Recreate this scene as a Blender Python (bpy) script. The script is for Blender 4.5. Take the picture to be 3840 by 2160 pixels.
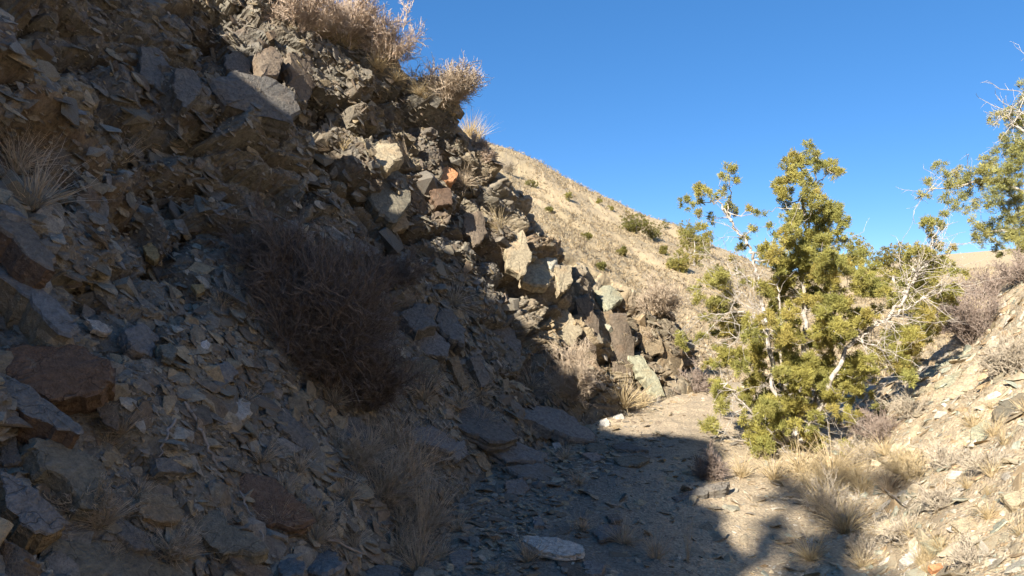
import bpy, bmesh, math, random
import numpy as np
from mathutils import Vector, Matrix
from mathutils.bvhtree import BVHTree

for o in list(bpy.data.objects):
    bpy.data.objects.remove(o, do_unlink=True)
SC = bpy.context.scene
COL = SC.collection
rng = np.random.default_rng(7)
random.seed(7)

# ------------------------------------------------------------------ camera
F = 2502.0                                   # focal length in photograph pixels (3840 wide)
cam_d = bpy.data.cameras.new('camera'); cam = bpy.data.objects.new('camera', cam_d); COL.objects.link(cam)
cam_d.sensor_width = 36.0; cam_d.lens = 36.0 * F / 3840.0
cam_d.clip_start = 0.05; cam_d.clip_end = 6000
EYE = Vector((0, 0, 1.6)); cam.location = EYE
cam.rotation_euler = (math.radians(91.6), 0, 0)
SC.camera = cam
CR = np.array(cam.rotation_euler.to_matrix())

# ------------------------------------------------------------------ sky, sun, exposure
SUN_AZ = np.array((-0.56, -0.83)); SUN_AZ = SUN_AZ / np.linalg.norm(SUN_AZ)
SUN_EL = math.radians(30.0)
w = bpy.data.worlds.new('World'); SC.world = w; w.use_nodes = True
nt = w.node_tree; nt.nodes.clear()
sky = nt.nodes.new('ShaderNodeTexSky'); sky.sky_type = 'NISHITA'; sky.sun_disc = False
sky.sun_elevation = SUN_EL; sky.sun_rotation = math.atan2(SUN_AZ[0], SUN_AZ[1])
sky.altitude = 3000; sky.air_density = 0.8; sky.dust_density = 0.0; sky.ozone_density = 4.0
gm = nt.nodes.new('ShaderNodeGamma'); gm.inputs['Gamma'].default_value = .60
hs = nt.nodes.new('ShaderNodeHueSaturation'); hs.inputs['Saturation'].default_value = 1.52; hs.inputs['Hue'].default_value = .506
bg = nt.nodes.new('ShaderNodeBackground'); bg.inputs['Strength'].default_value = 0.15
wo = nt.nodes.new('ShaderNodeOutputWorld')
nt.links.new(sky.outputs[0], gm.inputs['Color']); nt.links.new(gm.outputs[0], hs.inputs['Color']); nt.links.new(hs.outputs[0], bg.inputs['Color']); nt.links.new(bg.outputs[0], wo.inputs['Surface'])
sun_d = bpy.data.lights.new('sun', 'SUN'); sun_d.energy = 5.0; sun_d.angle = math.radians(0.55); sun_d.color = (1.0, 0.93, 0.82)
sun = bpy.data.objects.new('sun', sun_d); COL.objects.link(sun)
SUNV = Vector((SUN_AZ[0] * math.cos(SUN_EL), SUN_AZ[1] * math.cos(SUN_EL), math.sin(SUN_EL)))
sun.rotation_euler = SUNV.to_track_quat('Z', 'Y').to_euler(); sun.location = (0, 0, 30)
vs = SC.view_settings; vs.view_transform = 'Standard'; vs.look = 'None'; vs.exposure = 1.3; vs.gamma = 1.0; vs.use_curve_mapping = False
SC.cycles.max_bounces = 4; SC.cycles.diffuse_bounces = 2; SC.cycles.transparent_max_bounces = 4
SC.cycles.use_adaptive_sampling = True; SC.cycles.adaptive_threshold = 0.04
SC.cycles.use_denoising = True

# ------------------------------------------------------------------ numeric helpers
def hash3(i, j, k, seed=0):
    h = (i.astype(np.int64) * 374761393 + j.astype(np.int64) * 668265263 + k.astype(np.int64) * 2147483647 + seed * 974711) & 0xFFFFFFFF
    h = ((h ^ (h >> 13)) * 1274126177) & 0xFFFFFFFF
    h = ((h ^ (h >> 16)) * 2246822519) & 0xFFFFFFFF
    return (h ^ (h >> 15)) & 0xFFFFFFFF
def h01(i, j, k, seed=0): return hash3(i, j, k, seed) / 4294967295.0
def vnoise(p, seed=0):
    """smooth value noise on (n,3), -1..1"""
    f = np.floor(p); u = p - f; u = u * u * (3 - 2 * u); i, j, k = f[:, 0], f[:, 1], f[:, 2]
    i = i.astype(np.int64); j = j.astype(np.int64); k = k.astype(np.int64)
    out = 0
    for a in (0, 1):
        for b in (0, 1):
            for c in (0, 1):
                wgt = (u[:, 0] if a else 1 - u[:, 0]) * (u[:, 1] if b else 1 - u[:, 1]) * (u[:, 2] if c else 1 - u[:, 2])
                out = out + wgt * h01(i + a, j + b, k + c, seed)
    return out * 2 - 1
def fbm(p, octaves=4, seed=0, gain=.5):
    s = 0; a = 1; q = p.copy()
    for o in range(octaves):
        s = s + a * vnoise(q, seed + o); q = q * 2.03 + 17.1; a *= gain
    return s
def voronoi(p, seed=0, jitter=.95):
    """cell index triple, vector to seed, F2-F1 of (n,3) points in unit lattice"""
    f = np.floor(p).astype(np.int64); n = len(p)
    d1 = np.full(n, 1e9); d2 = np.full(n, 1e9); best = np.zeros((n, 3), np.int64); vec = np.zeros((n, 3))
    for a in (-1, 0, 1):
        for b in (-1, 0, 1):
            for c in (-1, 0, 1):
                i, j, k = f[:, 0] + a, f[:, 1] + b, f[:, 2] + c
                s = np.stack([i + .5 + jitter * (h01(i, j, k, seed) - .5), j + .5 + jitter * (h01(i, j, k, seed + 1) - .5), k + .5 + jitter * (h01(i, j, k, seed + 2) - .5)], 1)
                v = p - s; d = np.sqrt((v * v).sum(1)); m = d < d1
                d2 = np.where(m, d1, np.minimum(d2, d)); d1 = np.where(m, d, d1)
                best[m] = np.stack([i, j, k], 1)[m]; vec[m] = v[m]
    return best, vec, d2 - d1
def smooth(a, b, x):
    t = np.clip((x - a) / (b - a), 0, 1); return t * t * (3 - 2 * t)
def lerp(a, b, t): return a + (b - a) * t
def proj(P):
    """world (n,3) -> photograph pixels"""
    q = (P - np.array(EYE)) @ CR; return np.stack([1920 + F * q[:, 0] / -q[:, 2], 1080 - F * q[:, 1] / -q[:, 2]], 1), -q[:, 2]
def pray(px, py):
    d = CR @ np.array(((px - 1920) / F, -(py - 1080) / F, -1.0)); return Vector(d)
def at(px, py, Y):
    """point on the sight line through a pixel at world depth y=Y"""
    d = pray(px, py); return EYE + d * (Y / d.y)

# ------------------------------------------------------------------ mesh helpers
def mk(name, verts, faces, mat=None, parent=None, smooth_shade=False, col=None, link=True, mesh_only=False):
    """faces: (n,3)/(n,4) int array; col: (nverts,3) linear colours"""
    verts = np.asarray(verts, np.float32); faces = np.asarray(faces, np.int32)
    me = bpy.data.meshes.new(name)
    me.vertices.add(len(verts)); me.vertices.foreach_set('co', verts.ravel())
    nf, k = faces.shape
    me.loops.add(nf * k); me.loops.foreach_set('vertex_index', faces.ravel())
    me.polygons.add(nf); me.polygons.foreach_set('loop_start', np.arange(0, nf * k, k, dtype=np.int32))
    me.polygons.foreach_set('use_smooth', np.full(nf, smooth_shade))
    if col is not None:
        at_ = me.color_attributes.new('Col', 'FLOAT_COLOR', 'POINT')
        c4 = np.ones((len(verts), 4), np.float32); c4[:, :3] = col; at_.data.foreach_set('color', c4.ravel())
    me.update(calc_edges=True)
    if mat: me.materials.append(mat)
    if mesh_only: return me
    ob = bpy.data.objects.new(name, me); COL.objects.link(ob)
    if parent: ob.parent = parent
    return ob
def grid_faces(nu, nv):
    i = np.arange(nu - 1)[:, None] * nv + np.arange(nv - 1)[None, :]
    i = i.ravel(); return np.stack([i, i + nv, i + nv + 1, i + 1], 1)
def tag(o, label=None, cat=None, group=None, kind=None):
    if label: o['label'] = label
    if cat: o['category'] = cat
    if group: o['group'] = group
    if kind: o['kind'] = kind
    return o
def empty(name, loc, label=None, cat=None, group=None):
    o = bpy.data.objects.new(name, None); COL.objects.link(o); o.location = loc; o.empty_display_size = .1
    return tag(o, label, cat, group)

# ------------------------------------------------------------------ materials
def new_mat(name):
    m = bpy.data.materials.new(name); m.use_nodes = True; t = m.node_tree
    b = t.nodes['Principled BSDF']; b.inputs['Roughness'].default_value = .9
    b.inputs['Specular IOR Level'].default_value = .25
    return m, t, b
def N(t, kind, **kw):
    n = t.nodes.new(kind)
    for k, v in kw.items(): n.inputs[k].default_value = v
    return n
def mixc(t, blend, fac, a, b):
    n = t.nodes.new('ShaderNodeMix'); n.data_type = 'RGBA'; n.blend_type = blend
    if isinstance(fac, (int, float)): n.inputs['Factor'].default_value = fac
    else: t.links.new(fac, n.inputs['Factor'])
    for v, s in ((a, 6), (b, 7)):
        if isinstance(v, tuple): n.inputs[s].default_value = (*v, 1)
        else: t.links.new(v, n.inputs[s])
    return n.outputs[2]
def ramp(t, fac, stops):
    n = t.nodes.new('ShaderNodeValToRGB'); e = n.color_ramp.elements
    while len(e) < len(stops): e.new(.5)
    for el, (p, c) in zip(e, stops): el.position = p; el.color = (*c, 1)
    t.links.new(fac, n.inputs[0]); return n.outputs[0]
def rock_mat(name, source='attr', stops=None, bump=.5, scale=1.0, stain=(.17, .105, .06), lichen=.25, cracks=False):
    m, t, b = new_mat(name)
    tc = t.nodes.new('ShaderNodeTexCoord'); P = tc.outputs['Object'] if source == 'object' else t.nodes.new('ShaderNodeNewGeometry').outputs['Position']
    if source == 'attr':
        a = t.nodes.new('ShaderNodeAttribute'); a.attribute_name = 'Col'; base = a.outputs['Color']
    else:
        oi = t.nodes.new('ShaderNodeObjectInfo'); base = ramp(t, oi.outputs['Random'], stops)
    n1 = N(t, 'ShaderNodeTexNoise', Scale=3.1 * scale, Detail=3.0, Roughness=.65); t.links.new(P, n1.inputs['Vector'])
    n2 = N(t, 'ShaderNodeTexNoise', Scale=22.0 * scale, Detail=3.0, Roughness=.7); t.links.new(P, n2.inputs['Vector'])
    n3 = N(t, 'ShaderNodeTexNoise', Scale=90.0 * scale, Detail=2.0, Roughness=.75); t.links.new(P, n3.inputs['Vector'])
    st = ramp(t, n1.outputs['Fac'], [(.50, (0, 0, 0)), (.68, (1, 1, 1))])
    c = mixc(t, 'MIX', .0, base, base)
    mm = t.nodes.new('ShaderNodeMath'); mm.operation = 'MULTIPLY'; mm.inputs[1].default_value = .35; t.links.new(st, mm.inputs[0])
    c = mixc(t, 'MIX', mm.outputs[0], c, stain)
    v = ramp(t, n2.outputs['Fac'], [(.25, (.55, .55, .55)), (.5, (.95, .95, .95)), (.75, (1.35, 1.33, 1.28))])
    c = mixc(t, 'MULTIPLY', 1.0, c, v)
    v3 = ramp(t, n3.outputs['Fac'], [(.3, (.72, .72, .74)), (.7, (1.22, 1.2, 1.16))])
    c = mixc(t, 'MULTIPLY', .45 if cracks else .8, c, v3)
    if lichen:
        n4 = N(t, 'ShaderNodeTexNoise', Scale=13.0 * scale, Detail=2.0, Roughness=.8); t.links.new(P, n4.inputs['Vector'])
        lf = ramp(t, n4.outputs['Fac'], [(.60, (0, 0, 0)), (.70, (lichen, lichen, lichen))])
        c = mixc(t, 'MIX', lf, c, (.36, .36, .28))
    if cracks:
        wv = t.nodes.new('ShaderNodeVectorMath'); wv.operation = 'MULTIPLY_ADD'; t.links.new(n1.outputs['Color'], wv.inputs[0]); wv.inputs[1].default_value = (.22, .22, .22); t.links.new(P, wv.inputs[2])
        sc_ = t.nodes.new('ShaderNodeVectorMath'); sc_.operation = 'MULTIPLY'; sc_.inputs[1].default_value = (1, 2.2, 1.6); t.links.new(wv.outputs[0], sc_.inputs[0])
        vo = N(t, 'ShaderNodeTexVoronoi', Scale=3.2); vo.feature = 'DISTANCE_TO_EDGE'; t.links.new(sc_.outputs[0], vo.inputs['Vector'])
        ck = ramp(t, vo.outputs['Distance'], [(.0, (.35, .33, .30)), (.011, (1, 1, 1))]); c = mixc(t, 'MULTIPLY', .6, c, ck)
    t.links.new(c, b.inputs['Base Color'])
    add = t.nodes.new('ShaderNodeMath'); add.operation = 'ADD'; t.links.new(n2.outputs['Fac'], add.inputs[0])
    m3 = t.nodes.new('ShaderNodeMath'); m3.operation = 'MULTIPLY'; m3.inputs[1].default_value = .45; t.links.new(n3.outputs['Fac'], m3.inputs[0]); t.links.new(m3.outputs[0], add.inputs[1])
    if cracks:
        a2 = t.nodes.new('ShaderNodeMath'); a2.operation = 'MULTIPLY_ADD'; t.links.new(ck, a2.inputs[0]); a2.inputs[1].default_value = .6; t.links.new(add.outputs[0], a2.inputs[2]); add = a2
    bp = N(t, 'ShaderNodeBump', Strength=bump, Distance=.03 / scale); t.links.new(add.outputs[0], bp.inputs['Height']); t.links.new(bp.outputs[0], b.inputs['Normal'])
    return m
def ground_mat(name, c1, c2, c3, sc=1.0, bump=.6):
    m, t, b = new_mat(name)
    P = t.nodes.new('ShaderNodeNewGeometry').outputs['Position']
    n1 = N(t, 'ShaderNodeTexNoise', Scale=1.1 * sc, Detail=3.0, Roughness=.65); t.links.new(P, n1.inputs['Vector'])
    n2 = N(t, 'ShaderNodeTexNoise', Scale=38.0 * sc, Detail=3.0, Roughness=.75); t.links.new(P, n2.inputs['Vector'])
    vo = N(t, 'ShaderNodeTexVoronoi', Scale=55.0 * sc); t.links.new(P, vo.inputs['Vector'])
    c = mixc(t, 'MIX', ramp(t, n1.outputs['Fac'], [(.35, (0, 0, 0)), (.65, (1, 1, 1))]), c1, c2)
    c = mixc(t, 'MIX', ramp(t, n2.outputs['Fac'], [(.45, (0, 0, 0)), (.75, (1, 1, 1))]), c, c3)
    c = mixc(t, 'MULTIPLY', .7, c, ramp(t, vo.outputs['Color'], [(.1, (.6, .6, .6)), (.9, (1.25, 1.22, 1.15))]))
    at_ = t.nodes.new('ShaderNodeAttribute'); at_.attribute_name = 'Col'; c = mixc(t, 'MULTIPLY', 1.0, c, at_.outputs['Color'])
    t.links.new(c, b.inputs['Base Color'])
    add = t.nodes.new('ShaderNodeMath'); add.operation = 'ADD'; t.links.new(n2.outputs['Fac'], add.inputs[0]); t.links.new(vo.outputs['Distance'], add.inputs[1])
    bp = N(t, 'ShaderNodeBump', Strength=bump, Distance=.015 / sc); t.links.new(add.outputs[0], bp.inputs['Height']); t.links.new(bp.outputs[0], b.inputs['Normal'])
    return m
M_CLIFF = rock_mat('fractured_shale', 'attr')
M_GROUND = ground_mat('gravelly_soil', (.96, .94, .92), (.82, .82, .80), (1.2, 1.2, 1.2))

# ------------------------------------------------------------------ terrain functions
def floor_z(y): return .07 * np.maximum(0, y - 4.2) * smooth(3.5, 6, y)
_bx = np.array([(-40, -18), (-8, -3.5), (0, .1), (2.5, 1.25), (4, 1.95), (6.5, 3.15), (8.5, 4.1), (9.6, 5.2), (11, 7.0), (13, 9.5), (18, 16), (30, 30), (90, 80), (900, 600)])
_tx = np.array([(-50, -80), (5, -3.0), (7.6, .6), (9.4, 2.2), (12, 3.3), (16, 5.5), (25, 11), (60, 30), (900, 500)])
def hill_plane(x, y):
    yy = np.minimum(y, 78) - .25 * np.maximum(0, y - 78)
    xl = -25 + (x + 25) * 1.0
    return -.11 + .231 * yy - .40 * np.maximum(xl, -25)
def ground_h(x, y):
    fl = np.minimum(floor_z(y), 3.0 + .02 * np.maximum(0, y - 45))
    d = np.maximum(0, x - np.interp(y, _bx[:, 0], _bx[:, 1]))
    bank = .62 * d + .42 * np.maximum(0, d - 1.4)
    bank = np.where(bank > 4, 4 + (bank - 4) * .25, bank)
    bank = bank * smooth(0, .6, d) 
    e = np.maximum(0, np.interp(y, _tx[:, 0], _tx[:, 1]) - x)
    hill = np.minimum(np.maximum(hill_plane(x, y) - fl, 0), .55 * e)
    P = np.stack([x, y, 0 * x], 1)
    far = smooth(10, 60, y)
    rol = fbm(P * .035, 3, 3) * 2.2 * far + 2.6 * np.exp(-((x - 47) / 13) ** 2 - ((y - 84) / 14) ** 2)
    rol = rol - .35 * smooth(12, 30, y) * np.maximum(0, 1 - np.abs(fbm(np.stack([x * .16 + .05 * y, y * .05 - .02 * x, 0 * x], 1), 3, 23)) * 2.4)
    near = fbm(P * .9, 4, 11) * .05 + fbm(P * 5.0, 3, 21) * .012
    near = near * (1 + 2.0 * smooth(.2, 1.2, d) + 1.5 * smooth(.2, 2, e))
    return fl + bank + hill + rol + near

# ---- ground sheet, one mesh out to the horizon
def warp_axis(knots):
    out = []
    for (a, b, step) in knots:
        out.append(np.arange(a, b, step))
    return np.unique(np.round(np.concatenate(out), 4))
gx = np.concatenate([-np.geomspace(900, 6, 26), np.arange(-5.5, -1, .25), np.arange(-1, 7.6, .034), 7.6 + np.geomspace(.05, 60, 90), np.geomspace(75, 900, 16)])
gy = np.concatenate([-np.geomspace(600, 3, 18), np.arange(-2.5, 2, .12), np.arange(2, 10, .034), 10 + np.geomspace(.05, 80, 190), np.geomspace(95, 1500, 18)])
gx = np.unique(gx); gy = np.unique(gy)
XX, YY = np.meshgrid(gx, gy, indexing='ij')
ZZ = ground_h(XX.ravel(), YY.ravel())
GV = np.stack([XX.ravel(), YY.ravel(), ZZ], 1); GF = grid_faces(len(gx), len(gy))
# grey shale dirt along cliff foot, darkened to deepen its shade; pale gravel elsewhere
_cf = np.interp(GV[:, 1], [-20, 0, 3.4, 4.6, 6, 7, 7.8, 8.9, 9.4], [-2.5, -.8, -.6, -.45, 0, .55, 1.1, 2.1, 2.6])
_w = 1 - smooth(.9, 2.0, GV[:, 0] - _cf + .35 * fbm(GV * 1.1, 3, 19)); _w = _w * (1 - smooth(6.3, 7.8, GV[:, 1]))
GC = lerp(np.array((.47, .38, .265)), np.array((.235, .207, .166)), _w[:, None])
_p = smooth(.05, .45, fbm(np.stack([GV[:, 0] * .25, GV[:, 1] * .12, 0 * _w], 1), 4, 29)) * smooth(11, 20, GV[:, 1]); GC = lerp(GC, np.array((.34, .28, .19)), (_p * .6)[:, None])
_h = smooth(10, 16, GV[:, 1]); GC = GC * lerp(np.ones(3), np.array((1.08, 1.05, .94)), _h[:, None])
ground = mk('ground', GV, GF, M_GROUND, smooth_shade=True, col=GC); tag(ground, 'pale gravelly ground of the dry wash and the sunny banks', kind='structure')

# ---- the trodden path: a strip a few millimetres above the ground
PX_, PY_ = [.15, .35, .55, .9, 1.45, 2.3, 3.1, 3.6, 4.3], [-2, 2, 4.4, 5.6, 6.6, 8, 9.5, 10.6, 12.5]
_v = np.arange(-2, 12.4, .03); _u = np.linspace(-1, 1, 36); _ctr = np.interp(_v, PY_, PX_); _ctr = np.convolve(np.pad(_ctr, 25, 'edge'), np.ones(51) / 51, 'valid')
_wd = .44 + .10 * fbm(np.stack([_v * 1.7, 0 * _v, 0 * _v], 1), 3, 88); PXX = (_ctr[:, None] + _u[None, :] * _wd[:, None]).ravel(); PYY = np.repeat(_v, 36)
PZZ = ground_h(PXX, PYY) + .006 - .02 * smooth(.86, 1.0, np.abs(np.tile(_u, len(_v))))
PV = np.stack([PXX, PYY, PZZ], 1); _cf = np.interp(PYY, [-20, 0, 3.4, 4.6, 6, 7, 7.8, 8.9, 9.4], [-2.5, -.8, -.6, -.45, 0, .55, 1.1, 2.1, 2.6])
_w = 1 - smooth(.9, 2.0, PXX - _cf + .35 * fbm(PV * np.array((1.1, 1.1, 0)), 3, 19)); _w = _w * (1 - smooth(6.3, 7.8, PYY)); PCC = lerp(np.array((.45, .365, .258)), np.array((.222, .197, .160)), _w[:, None])  # shale dirt towards the cliff painted darker, as if in deeper shade
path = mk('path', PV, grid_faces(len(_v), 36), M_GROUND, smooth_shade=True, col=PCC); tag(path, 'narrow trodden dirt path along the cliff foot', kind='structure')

# ---- left cliff sheet: stations along the valley, six points up each
ST = np.array([
 # base               scree               knee                rim                 back                back2 (z found)
 [(-3.5,-14,0),      (-4.6,-14,1.2),     (-5.8,-14,2.7),     (-7.5,-14,4.6),     (-10,-13,6.0),      (-32,-6,0)],
 [(-2.2,-8,0),       (-3.3,-8,1.3),      (-4.4,-8,2.9),      (-6.0,-8,5.0),      (-9,-7,6.6),        (-26,4,0)],
 [(-1.4,-4.5,0),     (-2.5,-4.4,1.3),    (-3.6,-4.3,3.0),    (-4.6,-3.3,6.75),    (-8,-3,7.0),        (-22,8,0)],
 [(-1.1,-2,0),       (-2.2,-1.8,1.3),    (-3.4,-1.6,3.2),    (-5.0,-1.4,6.3),    (-7.6,0,7.2),       (-20,10,0)],
 [(-.85,.2,0),       (-1.9,.4,1.2),      (-3.1,.6,3.0),      (-4.9,.9,6.35),      (-7.2,2.5,7.0),     (-16,12,0)],
 [(-.7,2.0,0),       (-1.7,2.2,1.1),     (-2.9,2.4,2.75),    (-4.8,2.8,5.75),     (-6.6,4.2,6.8),     (-13,13,0)],
 [(-.6,3.4,0),       (-1.5,3.7,1.0),     (-2.5,4.0,2.5),     (-4.0,4.5,5.0),     (-5.4,6.2,6.4),     (-10,13.5,0)],
 [(-.45,4.6,.02),    (-1.25,5.0,.95),    (-2.1,5.4,2.5),     (-3.1,5.9,4.85),    (-4.2,7.6,5.5),     (-7.5,13.5,0)],
 [(0.0,6.0,.08),     (-.7,6.2,.95),      (-1.4,6.5,2.4),     (-2.15,6.9,4.7),    (-2.9,8.5,4.75),    (-5,13.5,0)],
 [(.55,7.0,.16),     (.1,7.2,.95),       (-.4,7.5,2.3),      (-.78,8.0,3.95),    (-1.2,9.2,3.95),    (-2.6,13,0)],
 [(1.1,7.8,.24),     (.78,8.0,.9),       (.4,8.25,1.95),     (-.02,8.6,3.25),    (-.3,9.6,3.15),     (-1.0,12.5,0)],
 [(1.6,8.4,.3),      (1.38,8.55,.8),     (1.05,8.75,1.55),   (.6,9.0,2.5),       (.4,9.8,2.45),      (-.1,12.2,0)],
 [(2.1,8.9,.34),     (1.95,9.0,.75),     (1.7,9.1,1.3),      (1.35,9.3,1.98),    (1.25,10.0,2.0),    (1.0,12.0,0)],
 [(2.55,9.35,.38),   (2.5,9.4,.75),      (2.42,9.48,1.15),   (2.28,9.6,1.5),     (2.2,10.2,1.55),    (2.0,11.8,0)],
 [(2.78,9.9,.42),    (2.74,9.95,.75),    (2.68,10.05,1.05),  (2.55,10.2,1.32),   (2.45,10.6,1.35),   (2.3,11.6,0)],
 [(2.85,10.8,.40),   (2.8,10.8,.62),     (2.75,10.85,.85),   (2.65,10.95,1.05),  (2.55,11.1,1.1),    (2.4,11.5,0)],
], float)
ST[:, 0, 2] -= .12
b2 = ST[:, 5]; b2[:, 2] = ground_h(b2[:, 0], b2[:, 1]) - .5
def catmull(P, u):
    """P (n,...) control points, u in [0,n-1]"""
    n = len(P); i = np.clip(np.floor(u).astype(int), 0, n - 2); t = (u - i).reshape(-1, *([1] * (P.ndim - 1)))
    p1 = P[i]; p2 = P[i + 1]; p0 = np.where((i > 0).reshape(t.shape), P[np.maximum(i - 1, 0)], 2 * p1 - p2); p3 = np.where((i < n - 2).reshape(t.shape), P[np.minimum(i + 2, n - 1)], 2 * p2 - p1)
    m1 = (p2 - p0) * .5; m2 = (p3 - p1) * .5; t2 = t * t; t3 = t2 * t
    return (2*t3-3*t2+1)*p1 + (t3-2*t2+t)*m1 + (-2*t3+3*t2)*p2 + (t3-t2)*m2
us = np.concatenate([np.linspace(0, 4.2, 90, endpoint=False), np.linspace(4.2, 5, 50, endpoint=False), np.linspace(5, 9, 330, endpoint=False), np.linspace(9, 14.2, 300, endpoint=False), np.linspace(14.2, 15, 14)])
ts = np.concatenate([np.linspace(0, 3.15, 430, endpoint=False), np.linspace(3.15, 4, 40, endpoint=False), np.linspace(4, 5, 40)])
rows = catmull(ST, us)                                   # (ns,6,3)
SH = catmull(rows.transpose(1, 0, 2), ts).transpose(1, 0, 2)   # (ns,nt,3)
ns, ntt = SH.shape[:2]
def grid_normals(G):
    du = np.gradient(G, axis=0); dv = np.gradient(G, axis=1); n = np.cross(du, dv); n /= np.linalg.norm(n, axis=2, keepdims=True) + 1e-9
    return n
NB = grid_normals(SH); 
if NB[ns // 2, 100, 0] < 0: NB = -NB
P0 = SH.reshape(-1, 3).copy(); NB = NB.reshape(-1, 3)
TT = np.tile(ts, ns); UU = np.repeat(us, ntt)
# bedding frame: layers dip towards the wash
nb = np.array((.64, -.12, .75)); nb /= np.linalg.norm(nb)
e1 = np.cross((0, 0, 1.0), nb); e1 /= np.linalg.norm(e1); e2 = np.cross(nb, e1)
BED = np.stack([e1, e2, nb], 1)                         # columns
warp = np.stack([fbm(P0 * .8, 3, 31), fbm(P0 * .8, 3, 41), fbm(P0 * .8, 3, 51)], 1) * .16
Q = (P0 + warp) @ BED
pix, dep = proj(P0)
# how rocky: 1 on the cliff and outcrops, 0 on loose scree (laid out along the slope, u = station, t = height)
rocky = smooth(1.15, 1.9, TT + .25 * fbm(P0 * .7, 3, 61)) * (1 - smooth(3.0, 3.4, TT))
rocky = np.maximum(rocky, smooth(8.2, 9.2, UU) * (1 - smooth(3.0, 3.3, TT)) * smooth(.45, .8, TT + .2 * fbm(P0 * 1.1, 3, 71)))
rocky = np.maximum(rocky, .35 * (1 - smooth(5.0, 5.8, UU)) * (TT < 3))
disp = np.zeros(len(P0)); cellcol = np.zeros(len(P0))
cols = []
for (sx, sy, sz, off, tilt, crack, seed) in ((1.1, .80, .40, .24, .20, .20, 101), (.40, .30, .12, .07, .20, .05, 201), (.13, .10, .04, .018, .26, .010, 301)):
    c, v, e = voronoi(Q / np.array((sx, sy, sz)), seed)
    r = h01(c[:, 0], c[:, 1], c[:, 2], seed + 5) - .5
    tv = np.stack([h01(c[:, 0], c[:, 1], c[:, 2], seed + 6) - .5, h01(c[:, 0], c[:, 1], c[:, 2], seed + 7) - .5, h01(c[:, 0], c[:, 1], c[:, 2], seed + 8) - .5], 1)
    vv = v * np.array((sx, sy, sz))
    d = r * off + tilt * 2 * (tv * vv).sum(1) - crack * (1 - smooth(0, .16, e))
    disp += d * (rocky * .92 + .08)
    cols.append(h01(c[:, 0], c[:, 1], c[:, 2], seed + 9))
wz = Q[:, 2] + .05 * fbm(P0 * 1.6, 3, 131)
for th, amp, sd in ((.30, .26, 141), (.10, .085, 151)):
    li = np.floor(wz / th).astype(np.int64); fr = wz / th - li; seg_ = np.floor(Q[:, 0] / (th * 5.5) + .7 * h01(li, li * 0, li * 0, sd + 3)).astype(np.int64)
    disp += ((h01(li, seg_, li * 0, sd) - .5) * amp - amp * .45 * (1 - smooth(0, .14, fr))) * rocky
disp += (fbm(P0 * .9, 4, 81) * .16) * rocky + fbm(P0 * 2.5, 3, 91) * .035
edge_fade = smooth(0, .12, TT) * (1 - smooth(4.0, 4.6, TT)) * smooth(0, .3, 15 - UU)
SV = P0 + NB * (disp * edge_fade)[:, None]
# mineral colour by block
PAL = np.array([(.205, .186, .150), (.160, .147, .126), (.232, .203, .152), (.185, .140, .096), (.145, .115, .086), (.285, .234, .155), (.184, .172, .152), (.255, .232, .186)])
def pal(r, P=PAL):
    x = np.clip(r, 0, .9999) * len(P); return P[x.astype(int)]
cc = .5 * pal(cols[0]) + .32 * pal(cols[1]) + .18 * pal(cols[2])
scree_c = np.array((.172, .157, .127)) * (1 + .2 * fbm(P0 * 2, 3, 15))[:, None]
cc = lerp(scree_c, cc, rocky[:, None])
tan = smooth(8.8, 10.2, UU)[:, None]                     # the far outcrop is toned paler and warmer
cc = lerp(cc, cc * np.array((1.25, 1.16, 1.02)), tan)
cc = cc * lerp(1.0, .82, smooth(1.7, 2.5, TT + .3 * fbm(P0 * .8, 2, 6)) * (1 - tan[:, 0]))[:, None]   # weathered crust high on the cliff, painted darker to deepen its shade
top = smooth(3.0, 3.35, TT + .15 * fbm(P0 * 2, 2, 5))[:, None]
cc = lerp(cc, np.array((.40, .32, .20)), top)
SF = grid_faces(ns, ntt)
if NB[1000, 0] * 0 == 0:
    a, b_, c_, d_ = SV[SF[5000]]; 
    if np.dot(np.cross(b_ - a, d_ - a), NB[SF[5000][0]]) < 0: SF = SF[:, ::-1]
cliff = mk('cliff', SV, SF, M_CLIFF, col=cc); tag(cliff, 'shaded fractured shale cliff and scree slope beside the path', kind='structure')
# ------------------------------------------------------------------ finding the surface
def tri(F4): return np.concatenate([F4[:, [0, 1, 2]], F4[:, [0, 2, 3]]]) if F4.shape[1] == 4 else F4
_bc = BVHTree.FromPolygons(SV.tolist(), SF.tolist()); _bg = BVHTree.FromPolygons(GV.tolist(), GF.tolist())
def cast(o, d):
    best = None
    for b in (_bc, _bg):
        h = b.ray_cast(o, d)
        if h[0] is not None and (best is None or h[3] < best[3]): best = h
    return best
def hit(px, py):
    """the place on the terrain that the photograph shows at a pixel"""
    h = cast(EYE, pray(px, py).normalized())
    if h is None: return None
    n = h[1]
    if n.dot(EYE - h[0]) < 0: n = -n
    return h[0], n
def hit_down(px, py):
    """the same, or the nearest terrain straight below that pixel"""
    while py < 2300:
        h = hit(px, py)
        if h is not None: return h
        py += 4
def drop(x, y, z=30.0):
    h = cast(Vector((x, y, z)), Vector((0, 0, -1))); return (h[0], h[1] if h[1].z > 0 else -h[1])
NBV = Vector(nb)

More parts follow.
